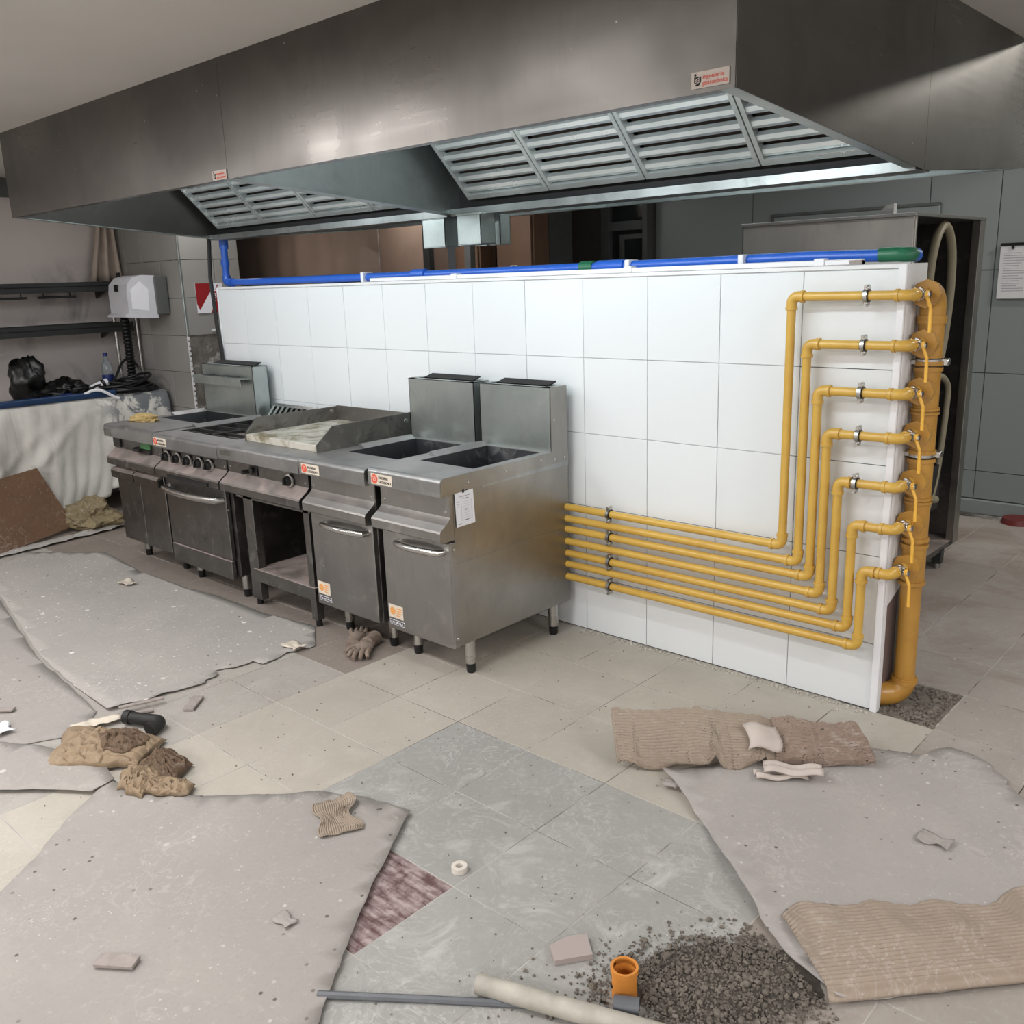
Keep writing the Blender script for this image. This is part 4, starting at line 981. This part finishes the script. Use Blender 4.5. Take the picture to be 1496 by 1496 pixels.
# things on the table
o = crumple(crumple(crumple(MB(), (-6.12, -.66, 1.03), .12, .13, .18, 5, 4, .28, 1.7, False), (-6.05, -.42, .95), .13, .17, .085, 8, 4, .35, 2.0, False), (-5.98, -.52, .925), .10, .16, .05, 9, 4, .35, 2.2, False).build('bin_bag', 'bag', None, 60); tag(o, 'black plastic bag slumped on the cloth covered table', 'bag')
bt = thing('water_bottle', 'clear plastic water bottle with a blue cap on the table', 'bottle', (-6.1, -.065, .88))
MB().tube([(-6.1, -.065, z) for z in (.882, .89, 1.03, 1.09, 1.13, 1.15, 1.165)], [.038, .042, .042, .04, .022, .014, .014], 18).build('bottle_body', 'clear', bt)
MB().tube([(-6.1, -.065, .95), (-6.1, -.065, 1.02)], .0428, 18).build('label_band', 'bluedark', bt)
MB().tube([(-6.1, -.065, 1.163), (-6.1, -.065, 1.19)], .017, 14).build('cap', 'bluedark', bt)
m = MB()
for k in range(10):
    a = .12 + .09 * random.random(); z = .892 + .009 * k; ph = k * 1.3; tl = random.uniform(-.16, .16); cy = .03 + random.uniform(-.03, .03)
    m.tube([(-5.98 + a * .85 * math.cos(t) + .012 * math.sin(3 * t + ph), cy + a * math.sin(t) + .014 * math.cos(2 * t + ph), max(.892, z + tl * a * math.sin(t) + .01 * math.sin(2 * t + ph))) for t in [2 * PI * i / 40 for i in range(40)]], .010, 7, closed=True)
m.tube(smooth_path([(-5.95, -.30, .93), (-5.96, -.2, .96), (-5.98, -.08, .98), (-6.02, .02, 1.10), (-6.05, .10, 1.13), (-6.06, .17, 1.06), (-6.0, .2, .93)]), .010, 7)
o = m.build('cable_coil', 'black', None); tag(o, 'coil of black cable lying on the right end of the covered table', 'cable')
rl = thing('cable_reel', 'small white and black roll of tape beside the cable coil', 'roll', (-6.0, -.2, .95)); MB().tube([(-5.98, -.26, .93), (-5.98, -.13, .975)], .03, 14).build('roll', 'paper', rl); MB().tube([(-5.98, -.18, .96), (-5.98, -.155, .968)], .0315, 14).build('black_stripe', 'black', rl)
o = MB().tube([(-5.88, -2.1, .897), (-5.86, -.50, .906)], .02, 12).tube([(-5.86, -.53, .906), (-5.86, -.46, .907)], .026, 12).build('blue_pipe_length', 'bluedark', None); tag(o, 'thin round blue pipe length lying on the table, the upper one', 'pipe')
o = MB().box(-5.86, -5.815, -2.2, -.14, .878, .925, .012, 3).build('blue_duct_length', plain('navy_duct', (30, 58, 96), .4), None); tag(o, 'wide dark blue duct length along the front edge of the table', 'duct')
o = MB().tube(smooth_path([(-5.86, -.46, .915), (-5.83, -.40, .91), (-5.82, -.32, .935), (-5.80, -.26, .93), (-5.79, -.18, .88), (-5.785, -.14, .86)]), .011, 8).build('twisted_cord', 'paper', None); tag(o, 'pale twisted cord trailing from the end of the blue pipe', 'cord')
# hardboard leaning, crumpled papers below the table
d0 = Vector((-5.47, -.735, .03)); d1 = Vector((-5.14, -1.40, .012)); tr = Vector((-5.68, -.852, .45)); e = (d1 - d0)
hb = MB(); n = e.cross(tr - d0).normalized() * .006; P = [d0, d0 + e * 1.7, tr + e * 1.7, tr]
A = [hb.bm.verts.new(p + n) for p in P]; B = [hb.bm.verts.new(p - n) for p in P]
for i in range(4): hb.bm.faces.new((A[i], A[(i + 1) % 4], B[(i + 1) % 4], B[i]))
hb.bm.faces.new(A); hb.bm.faces.new(B[::-1])
o = hb.build('hardboard_sheet', 'hardboard', None, 0); tag(o, 'brown hardboard sheet leaning against the drop cloth', 'board')
def ragged(name, mat, f, nu, nv, lab, cat, th=.002, sm=70):
    o = MB().grid(f, nu, nv).build(name, mat, None, sm); solidify(o, th, 0); return tag(o, lab, cat)
o = crumple(MB(), (-5.43, -.62, .07), .20, .16, .13, 17, 4, .55, 1.6, rot=.4).build('crumpled_paper', 'kraft_olive', None, 25); tag(o, 'crumpled olive brown packing paper beside the leaning hardboard', 'paper')
ragged('paper_strip', 'sheet_grey', lambda u, v: (-5.22 + u * -.12 + .1 * v + .02 * noise.noise(Vector((u * 5, v * 9, 1))), -1.5 + 1.0 * u + .08 * v, .012 + .025 * abs(noise.noise(Vector((u * 6, v * 3, 4)))) + .03 * v * (1 - v)), 24, 5, 'crumpled pale paper strip along the foot of the hardboard', 'paper')

# ------------------------------------------------------------------ sheets on the floor
def in_poly_dist(p, poly):
    d = 9
    for a, b in zip(poly, poly[1:] + poly[:1]):
        ax, ay = a; bx_, by = b; dx, dy = bx_ - ax, by - ay; L2 = dx * dx + dy * dy or 1e-9
        t = max(0, min(1, ((p[0] - ax) * dx + (p[1] - ay) * dy) / L2)); d = min(d, math.hypot(p[0] - ax - t * dx, p[1] - ay - t * dy))
    return d
def tear(poly, amp=.006, step=.03, rough=None):
    out = []
    for i, (a, b) in enumerate(zip(poly, poly[1:] + poly[:1])):
        A, B = Vector((*a, 0)), Vector((*b, 0)); L = (B - A).length; n = max(1, int(L / step)); am = (rough or {}).get(i, amp)
        nn = Vector((-(B - A).y, (B - A).x, 0)).normalized() if L > 0 else Vector((0, 0, 0))
        for k in range(n):
            p = A.lerp(B, k / n); out.append(tuple((p + nn * (am * noise.noise(p * 13) + am * .6 * noise.noise(p * 37) if k else 0))[:2]))
    return out
def sheet(name, poly, mat, z, lab, cat='paper sheet', wav=.004, lift=None, res=.07, rough=None, th=.0025, amp=.006, step=.03):
    outline = tear(poly, amp, step, rough)
    m = MB(); vs = [m.bm.verts.new((x, y, 0)) for x, y in outline]; m.bm.faces.new(vs)
    xs = [p[0] for p in outline]; ys = [p[1] for p in outline]
    for ax, lo, hi in ((0, min(xs), max(xs)), (1, min(ys), max(ys))):
        c = lo + res
        while c < hi:
            co = (c, 0, 0) if ax == 0 else (0, c, 0); no = (1, 0, 0) if ax == 0 else (0, 1, 0)
            bmesh.ops.bisect_plane(m.bm, geom=m.bm.verts[:] + m.bm.edges[:] + m.bm.faces[:], plane_co=co, plane_no=no); c += res
    bmesh.ops.triangulate(m.bm, faces=m.bm.faces[:])
    for v in m.bm.verts:
        x, y = v.co.x, v.co.y
        h = z + wav * (.5 + .5 * noise.noise(Vector((x * 3.1, y * 3.1, z * 50)))) + wav * .4 * (.5 + .5 * noise.noise(Vector((x * 9, y * 9, 3))))
        if lift: h += lift(x, y)
        v.co.z = h
    for f in m.bm.faces:
        if f.normal.z < 0: f.normal_flip()
    o = m.build(name, mat, None, 70, fix=False); solidify(o, th, -1); return tag(o, lab, cat)
S1 = [(-4.337, -1.629), (-3.194, -1.843), (-2.712, -1.886), (-2.367, -1.899), (-2.334, -1.794), (-2.31, -1.61), (-2.292, -1.509), (-2.365, -1.367), (-2.334, -1.247), (-2.27, -1.234), (-2.297, -1.089), (-2.264, -.959), (-2.482, -.80), (-2.842, -.86), (-3.278, -.86), (-3.596, -.90), (-4.088, -.92), (-4.7, -.86), (-5.15, -1.2), (-4.9, -1.5)]
def l1(x, y):
    d = abs((y + 1.899) - 0) ; e = max(0, 1 - math.hypot(x + 2.37, y + 1.88) / .35); return .012 * e + .010 * max(0, 1 - abs(x + 2.31) / .09) * (.5 + .5 * noise.noise(Vector((y * 12, 0, 4)))) * (1 if y < -1.0 else .2)
sheet('floor_paper', S1, 'sheet_grey', .003, 'large grey paint spattered paper sheet in front of the cooking line', wav=.004, lift=l1, rough={3: .02, 4: .03, 5: .04, 6: .05, 7: .04, 8: .04, 9: .04, 10: .03})
S0 = [(-6.2, -1.75), (-4.337, -1.645), (-3.194, -1.86), (-2.712, -1.90), (-2.40, -1.93), (-2.25, -2.05), (-2.35, -2.25), (-2.6, -2.7), (-3.6, -3.2), (-6.2, -3.0)]
sheet('floor_paper', S0, 'sheet_tan', .004, 'dusty tan paper sheet lying beyond the crumpled brown bag', wav=.003)
S5 = [(-1.90, -2.30), (-1.78, -2.22), (-1.80, -2.13), (-1.945, -2.11), (-2.256, -2.203), (-2.6, -2.40), (-2.7, -2.8), (-2.45, -2.78)]
sheet('floor_paper', S5, 'sheet_tan', .012, 'small tan paper strip at the left under the brown bag', wav=.008)
S2 = [(-1.817, -2.143), (-1.62, -2.104), (-1.454, -1.984), (-1.285, -1.829), (-1.178, -1.713), (-1.02, -1.637), (-.854, -1.604), (-.748, -1.774), (-.637, -1.947), (-.535, -2.092), (-.457, -2.199), (-.368, -2.308), (-.263, -2.469), (-.2, -2.62), (-1.074, -3.167), (-1.314, -2.987), (-1.447, -2.626), (-1.559, -2.471), (-1.683, -2.338)]
def l2(x, y):
    d = max(0, 1 - abs((x + .748) * .77 + (y + 1.774) * .63) / .05); return .006 * d
sheet('floor_paper', S2, 'sheet_tan', .008, 'biggest dusty tan paper sheet at the lower left of the floor', wav=.006, lift=l2, rough={5: .02})
S3 = [(-.375, -.888), (-.227, -.985), (-.076, -1.09), (.039, -1.191), (.152, -1.277), (.261, -1.37), (.346, -1.427), (.436, -1.469), (.502, -1.496), (.811, -1.15), (1.10, -.80), (.92, -.42), (.70, -.30), (.594, -.319), (.527, -.26), (.452, -.155), (.382, -.123), (.31, -.121), (.248, -.24), (.086, -.30), (-.1, -.52)]
def l3(x, y):
    e = 0
    for (ax, ay), (bx2, by2) in zip(S3[0:8], S3[1:9]):
        dx, dy = bx2 - ax, by2 - ay; t = max(0, min(1, ((x - ax) * dx + (y - ay) * dy) / (dx * dx + dy * dy))); d = math.hypot(x - ax - t * dx, y - ay - t * dy)
        e = max(e, max(0, 1 - d / .07) ** 1.5 * (.5 + .5 * math.sin((ax + t * dx) * 16)))
    return .022 * e
sheet('floor_board', S3, 'sheet_right', .006, 'big dusty cardboard floor sheet at the right with a folded over corner', 'cardboard', wav=.007, lift=l3, th=.004, rough={9: .01, 17: .03, 14: .03})
# folded over corrugated flap
fo = Vector((.502, -1.496, 0)); fd = Vector((.64, .72, 0)).normalized(); fq = Vector((-.76, .64, 0)).normalized()
def flap(u, v):
    L = .72; w = .30 + .03 * math.sin(u * 7) + .04 * noise.noise(Vector((u * 6, 0, 0)))
    p = fo + fd * (u * L - .02 + .015 * v) + fq * (w * v - .004)
    fold = .030 * (1 - min(1, v / .1)) ; z = .018 + .020 * math.sin(min(1, v / .12) * PI / 2) * (1 - v) + .010 * (1 - v) + .0026 * math.sin(v * w / .0145 * 2 * PI) + .006 * noise.noise(Vector((u * 4, v * 3, 1)))
    if v < .06: z -= .014 * (1 - v / .06)
    return (p.x, p.y, z)
o = ragged('folded_flap', 'corr', flap, 40, 150, 'corrugated underside of the folded over corner of the right floor sheet', 'cardboard', .003, 60)
# curled corrugated piece by the wall corner
ca = Vector((-.545, -.915, 0)); cdir = Vector((.79, .61, 0)).normalized(); cq = Vector((-.61, .79, 0)).normalized()
def curl(u, v):
    L = .80; W_ = .30; th = v * 2.4
    front = .03 * noise.noise(Vector((u * 9, 0, 3))) + (.05 * max(0, noise.noise(Vector((u * 5, 3, 3)))) if v < .2 else 0)
    vt = max(0, noise.noise(Vector((u * 6.5, 1.7, 3)))) * .5 + .06 * noise.noise(Vector((u * 30, 0, 8))) + .22 * max(0, 1 - abs(u - .42) / .05) + .25 * max(0, 1 - abs(u - .62) / .06)
    vt = min(.45, max(0, vt)); v = vt + (1 - vt + .04 * noise.noise(Vector((u * 22, 4, 4)))) * v
    a = -.25 + v * 1.9; R = .15 + .015 * math.sin(u * 5)
    off = -R * math.cos(a) * 1.15; z = .012 + R * .62 * (math.sin(a) - math.sin(-.25)) * (1 - .0 * u)
    if v < .12: off += front * (1 - v / .12) * 1.2
    rdg = .0055 * math.sin(v * 21 * 2 * PI)
    crease = -.03 * max(0, 1 - abs(u - .66) / .05) * (1 - v * .4)
    wob = .02 * noise.noise(Vector((u * 4, v * 2, 7)))
    p = ca + cdir * (u * L + .02 * v * (1 if u > .5 else -1)) + cq * (off + .12 + wob)
    return (p.x, p.y, max(.008, z + rdg + crease + wob * .5 - .03 * u * v))
cc = thing('curled_cardboard', 'curled torn corrugated cardboard lying in front of the wall corner', 'cardboard', (-.25, -.62, 0))
solidify(MB().grid(lambda u, v: curl(u * .68, v), 70, 130).build('ridged_sheet', 'corr', cc, 60), .003, 0)
def curl2(u, v):
    x, y, z = curl(.66 + u * .37, min(1, v * 1.02)); k = .8 * noise.noise(Vector((u * 5, v * 4, 2)))
    return (x + cdir.x * .05 * u * (1 - v) , y + cdir.y * .05 * u * (1 - v) - .02 * u, max(.008, z + .006 + .014 * k * (1 if v < .95 else .3)))
solidify(MB().grid(curl2, 40, 90).build('torn_liner', 'liner', cc, 60), .003, 0)
ragged('foam_scrap', 'sticker', lambda u, v: (-.165 + .79 * u * .11 - .61 * v * .07 + .012 * math.sin(v * 4), -.66 + .61 * u * .11 + .79 * v * .07 - .03, .078 + .055 * v + .010 * math.sin(u * 5)), 8, 8, 'pale flat scrap resting on the curled cardboard edge', 'scrap', .004)
for k, (x, y, r, w, lab) in enumerate(((-.055, -.665, .52, .19, 'upper dirty white folded strip beside the curled cardboard'), (-.075, -.70, .70, .17, 'lower dirty white folded strip beside the curled cardboard'))):
    def stp(u, v, x=x, y=y, r=r, w=w, k=k):
        a = (u - .3) * w; b = (v - .5) * (.075 - .02 * k); return (x + a * math.cos(r) - b * math.sin(r), y + a * math.sin(r) + b * math.cos(r), .020 + .018 * (1 - k) + .012 * math.sin(v * PI * 2) + .006 * math.sin(u * 9 + k))
    ragged('folded_strip', 'sticker', stp, 14, 14, lab, 'paper', .0025, 30)
# crumpled brown bag at the left
bg = thing('torn_paper_bag', 'torn brown kraft paper bag with dark stain lying on the floor', 'paper bag', (-1.95, -2.05, 0))
def bil(P, u, v):
    return [(P[0][k] * (1 - u) + P[1][k] * u) * (1 - v) + (P[3][k] * (1 - u) + P[2][k] * u) * v for k in (0, 1)]
def pillow(P, h, seed, u, v, base=.008, rough=.012, ex=.5):
    x, y = bil(P, u, v); nx = noise.noise(Vector((u * 3, v * 3, seed))); ny = noise.noise(Vector((u * 3 + 9, v * 3, seed)))
    e = (math.sin(PI * min(1, max(0, u))) * math.sin(PI * min(1, max(0, v)))) ** ex
    rg = abs(noise.noise(Vector((u * 6, v * 4, seed + 3)))) * 1.3 - .3 + .5 * noise.noise(Vector((u * 15, v * 12, seed)))
    cr = abs(noise.noise(Vector((u * 5 + seed, v * 8, seed * 2)))) ; return (x + .02 * nx, y + .02 * ny, max(base, base + h * e + rough * rg * (.3 + .7 * e) - .022 * max(0, 1 - cr / .09) * e))
PB = [(-2.09, -2.25), (-1.80, -2.05), (-1.93, -1.87), (-2.33, -2.07)]
def bagf(u, v): return pillow(PB, .055 * (.75 + .5 * u), 2, u, v, .012, .016, .35)
solidify(MB().grid(bagf, 60, 40).build('bag_body', 'kraft', bg, 18), .002)
def stf(u, v):
    a = u * 2 * PI; k = (1 + .28 * noise.noise(Vector((math.cos(a) * 1.6, math.sin(a) * 1.6, 3)))) * v
    uu = min(.97, max(.05, .70 + .24 * k * math.cos(a))); vv = min(.95, max(.05, .56 + .34 * k * math.sin(a))); q = bagf(uu, vv)
    return (q[0], q[1], q[2] + .004 + .008 * (1 - v * v) + .012 * abs(noise.noise(Vector((uu * 9, vv * 22, 0)))) * (1 - v ** 4))
solidify(MB().grid(stf, 48, 16).build('stained_patch', 'kraft_dark', bg, 18), .002)
PT = [(-1.80, -2.05), (-1.60, -2.02), (-1.68, -1.90), (-1.87, -1.93)]
solidify(MB().grid(lambda u, v: pillow(PT, .055, 5, u, v, .012, .02, .4), 30, 24).build('torn_flap', 'kraft_dark', bg, 18), .002)
PT2 = [(-1.72, -2.16), (-1.60, -2.13), (-1.70, -1.99), (-1.85, -2.06)]
solidify(MB().grid(lambda u, v: pillow(PT2, .04, 7, u, v, .016, .012, .4), 26, 20).build('torn_flap', 'kraft', bg, 18), .002)
PT3 = [(-1.63, -2.13), (-1.50, -2.02), (-1.54, -1.97), (-1.68, -2.04)]
solidify(MB().grid(lambda u, v: pillow(PT3, .03, 11, u, v, .016, .012, .4), 26, 16).build('torn_flap', 'kraft', bg, 18), .002)
ragged('white_plastic_scrap', 'creamlabel', lambda u, v: (-2.33 + u * .06 + .05 * v, -2.06 + v * .17 - .02 * u, .012 + .01 * noise.noise(Vector((u * 5, v * 6, 1))) + .008), 6, 14, 'white plastic strip along the left edge of the brown bag', 'plastic scrap')
el = MB().tube(smooth_path([(-2.20, -1.895, .03), (-2.12, -1.86, .03), (-2.07, -1.835, .03), (-2.04, -1.845, .03), (-2.03, -1.875, .028)]), .024, 14).tube([(-2.205, -1.897, .03), (-2.18, -1.886, .03)], .028, 14).tube([(-2.033, -1.868, .028), (-2.028, -1.89, .027)], .028, 14).build('black_pipe_elbow', 'iron', None)
tag(el, 'black pipe elbow fitting lying above the torn brown bag', 'pipe fitting')
def offcut(c, L, w, h, r, lab, name='wood_offcut', mat='wood', cat='offcut', z=.012):
    m = MB().box(-L / 2, L / 2, -w / 2, w / 2, 0, h, .0015)
    for v in m.bm.verts:
        a = v.co.copy(); v.co = Vector((c[0] + a.x * math.cos(r) - a.y * math.sin(r) + .002 * noise.noise(a * 60), c[1] + a.x * math.sin(r) + a.y * math.cos(r), z + a.z))
    o = m.build(name, mat, None, 0); return tag(o, lab, cat)
offcut((-.905, -2.535), .105, .042, .010, .62, 'flat pale tile offcut on the lower left paper sheet', 'tile_offcut', z=.018)
offcut((-2.147, -1.643), .12, .045, .010, 2.3, 'small wood strip near the front corner of the grey sheet', z=.004)
offcut((-2.285, -1.795), .17, .022, .008, 1.25, 'reddish strip tucked under the grey sheet corner, the longer one', z=.022)
offcut((-2.245, -1.835), .12, .02, .008, 1.15, 'reddish strip beside the grey sheet corner, the shorter one', z=.006)
offcut((-2.72, -2.20), .15, .03, .010, .75, 'reddish wood strip at the left edge of the floor', z=.011)
# tile fragment
m = MB().prism([(-.12, -1.784), (-.108, -1.735), (-.075, -1.690), (-.017, -1.74), (-.074, -1.818)], 'z', .0015, .016)
o = m.build('broken_tile', m_tile('dusty_pink_tile', (168, 156, 152), .6), None, 0); tag(o, 'broken square floor tile piece beside the rubble', 'tile')
m = MB(); R1, R2 = .023, .011
m.pipe_hollow((-.527, -1.705, .001), (-.527, -1.705, .018), R1, R2, 26)
o = m.build('white_ring', 'cream_switch', None, 30); tag(o, 'small white plastic ring lying on the grey floor tiles', 'ring')
# pvc pipe and rod, orange coupling, grey piece
pv = MB().pipe_hollow((-.158, -2.003, .026), (.27, -1.845, .026), .024, .020, 22).build('cream_pipe', 'cream', None); tag(pv, 'dusty cream pvc pipe lying at the bottom of the floor', 'pipe')
m = MB(); a = [Vector((-.438, -2.264, .010)), Vector((-.21, -2.086, .006)), Vector((-.053, -1.97, .006)), Vector((.117, -1.852, .006))]
m.tube(a, .0095, 8); o = m.build('grey_rod', 'greypvc', None); tag(o, 'thin grey rod on the floor reaching under the cream pipe', 'rod')
oc = thing('orange_coupling', 'orange pvc pipe coupling standing upright beside the rubble', 'pipe fitting', (.115, -1.785, 0))
MB().pipe_hollow((.112, -1.785, .0), (.112, -1.785, .078), .030, .027, 30).build('socket', 'orange', oc)
MB().pipe_hollow((.112, -1.785, .068), (.112, -1.785, .082), .033, .027, 30).build('collar', 'orange', oc)
MB().tube([(.112 + .0303 * math.cos(t), -1.785 + .0303 * math.sin(t), .035 + .01 * math.sin(t * 3)) for t in [3.6 + .07 * i for i in range(9)]], .004, 6).build('tape_mark', 'black', oc)
gp = MB().pipe_hollow((.125, -1.845, .024), (.175, -1.815, .024), .022, .017, 24).build('grey_pipe_stub', 'greypvc', None); tag(gp, 'short grey pipe stub at the foot of the orange coupling', 'pipe')
# rubble heap (stuff)
m = MB(); RC = Vector((.30, -1.535, 0))
def stone(mb, x, y, z, r, low=True):
    g = bmesh.ops.create_icosphere(mb.bm, subdivisions=1, radius=1) if r > .008 else bmesh.ops.create_cube(mb.bm, size=1.5)
    R = Matrix.Rotation(random.uniform(0, 6.3), 3, Vector((random.uniform(-1, 1), random.uniform(-1, 1), random.uniform(-1, 1))).normalized())
    s = (random.uniform(.7, 1.3), random.uniform(.7, 1.2), random.uniform(.5, .9))
    for v in g['verts']: v.co = Vector((x, y, z)) + R @ Vector((v.co.x * s[0] * r * random.uniform(.8, 1.2), v.co.y * s[1] * r, v.co.z * s[2] * r))
cnt = 0
while cnt < 5200:
    u, v = random.gauss(0, .46), random.gauss(0, .48)
    p = RC + fd * (u * .34 - .05) + fq * (v * .16 - .02)
    if l3(p.x, p.y) > 0 and False: continue
    side = (p - Vector((.261, -1.37, 0))).dot(Vector((.47, .88, 0)))
    if side > -.02 and (p.x > .2) : continue
    if (p.x - .112) ** 2 + (p.y + 1.785) ** 2 < .0016: continue
    h = max(0, .020 * (1 - (u * u + v * v) / 1.3)); r = abs(random.gauss(0, .0022)) + .0014
    if random.random() < .012: r = random.uniform(.007, .012)
    stone(m, p.x, p.y, h * random.random() + r * .4, r); cnt += 1
o = m.build('rubble', 'rubble', None, 0, 'stuff'); tag(o, 'heap of grey gravel rubble beside the orange coupling', 'rubble')
def soilf(u, v):
    a = u * 2 * PI; rr = v * (1 + .3 * noise.noise(Vector((math.cos(a) * 1.5, math.sin(a) * 1.5, 2))))
    p = RC + fd * (.25 * rr * math.cos(a) - .05) + fq * (.12 * rr * math.sin(a) - .02); return (p.x, p.y, .002 + .014 * (1 - v * v) + .003 * noise.noise(Vector((p.x * 40, p.y * 40, 0))) * (1 - v))
o = MB().grid(soilf, 48, 14).build('rubble_dust', 'soil', None, 60, 'stuff'); tag(o, 'patch of dark grit under the rubble heap', 'grit')
# broken out floor tile by the manifold
m = MB()
for k in range(620):
    x, y = random.uniform(.006, .205), random.uniform(.0, .33); r = abs(random.gauss(0, .005)) + .003
    if (x - XMAN) ** 2 + (y - YMAN) ** 2 < .002: continue
    stone(m, x, y, -.006 + random.random() * .012, r)
m.grid(lambda u, v: (-.006 + u * .218, -.002 + v * .346, -.0004 + .006 * abs(noise.noise(Vector((u * 8, v * 9, 2)))) * math.sin(PI * u) * math.sin(PI * v)), 24, 30)
o = m.build('broken_mortar', 'rubble', None, 0, 'stuff'); tag(o, 'grey broken mortar in the lifted tile beside the manifold', 'rubble')
m = MB()
for k in range(240):
    x = random.uniform(-1.4, -.02); stone(m, x, -.012 - abs(random.gauss(0, .02)), .003, random.uniform(.002, .006))
o = m.build('plaster_crumbs', plain('plaster_crumb', (196, 190, 180), .9), None, 0, 'stuff'); tag(o, 'line of pale plaster crumbs along the foot of the tiled wall', 'crumbs')
# gloves
def glove(c, rot, seed, name, lab):
    m = MB(); R = Matrix.Rotation(rot, 3, 'Z'); c = Vector(c)
    m.sphere((0, 0, .022), 1, 3, (.055, .042, .02), .3, 3, seed)
    for k, (dy, L, an) in enumerate(((-.03, .06, -.25), (-.01, .075, -.08), (.01, .07, .1), (.03, .055, .3))):
        m.tube([(.03, dy, .02), (.055 + L * .5 * math.cos(an), dy + L * .5 * math.sin(an), .026), (.05 + L * math.cos(an), dy + L * math.sin(an), .012)], [.013, .012, .009], 8)
    m.tube([(.0, -.03, .02), (.03, -.065, .022), (.06, -.075, .012)], [.014, .012, .009], 8)
    m.tube([(-.03, 0, .022), (-.08, .01, .02), (-.11, .015, .022)], [.034, .030, .036], 12)
    for v in m.bm.verts: v.co = c + R @ (v.co + Vector((0, 0, .006 * noise.noise(v.co * 60))))
    tag(m.build(name, 'glove', None, 60), lab, 'glove')
glove((-2.03, -.845, .004), -1.0, 2, 'work_glove', 'dirty work glove with spread fingers lying under the fryers')
glove((-2.15, -.79, .004), 2.4, 6, 'work_glove', 'darker rolled up dirty glove lying behind the other glove')
# corrugated scrap
def scr(u, v):
    p = Vector((-1.10, -1.75, 0)) + Vector((.78, -.42, 0)) * (u * .22) + Vector((.42, .78, 0)) * ((v - .35) * (.13 + .03 * math.sin(u * 9)))
    return (p.x, p.y, .020 + .0018 * math.sin(v * 120) + .03 * max(0, v - .6) * 2 * max(0, .8 - u) + .006 * noise.noise(Vector((u * 5, v * 4, 0))))
ragged('cardboard_scrap', 'corr', scr, 24, 130, 'small torn corrugated scrap on the top edge of the lower left sheet', 'cardboard', .002, 60)
for x, y, s, lab, mt in ((-.717, -2.167, .035, 'small crumpled pale flake on the lower left sheet', 'sheet_tan'), (.46, -.725, .05, 'curled paper flake on the right floor sheet', 'sheet_tan'), (-2.52, -2.25, .06, 'crumpled white paper at the left edge of the floor', 'paper'), (-2.321, -1.035, .06, 'pale square scrap near the right edge of the grey sheet', 'creamlabel'), (-3.91, -1.083, .06, 'pale paper scrap on the far part of the grey sheet', 'creamlabel'), (-.30, -.95, .03, 'small flake near the left edge of the right sheet', 'sheet_tan')):
    def fl(u, v, x=x, y=y, s=s): return (x + (u - .5) * s * 1.8, y + (v - .5) * s * (1.1 + .3 * math.sin(u * 7)), .018 + s * .16 * noise.noise(Vector((u * 3 + x, v * 3, y))) + s * .12 * abs(u - .5))
    ragged('paper_flake', mt, fl, 8, 8, lab, 'paper scrap')

# scattered crumbs of plaster and grit over the floor
m = MB()
for k in range(900):
    x, y = random.uniform(-3.6, 1.0), random.uniform(-2.6, .6)
    if y > -.08 and x < .1: continue
    stone(m, x, y, .012 if noise.noise(Vector((x, y, 0))) > -.9 else .003, random.uniform(.0012, .0032))
for v in m.bm.verts: v.co.z = max(0, v.co.z - .010)
o = m.build('floor_grit', plain('pale_grit', (150, 142, 132), .9, var=.2, scale=8), None, 0, 'stuff'); tag(o, 'loose grit and crumbs scattered over the floor', 'grit')
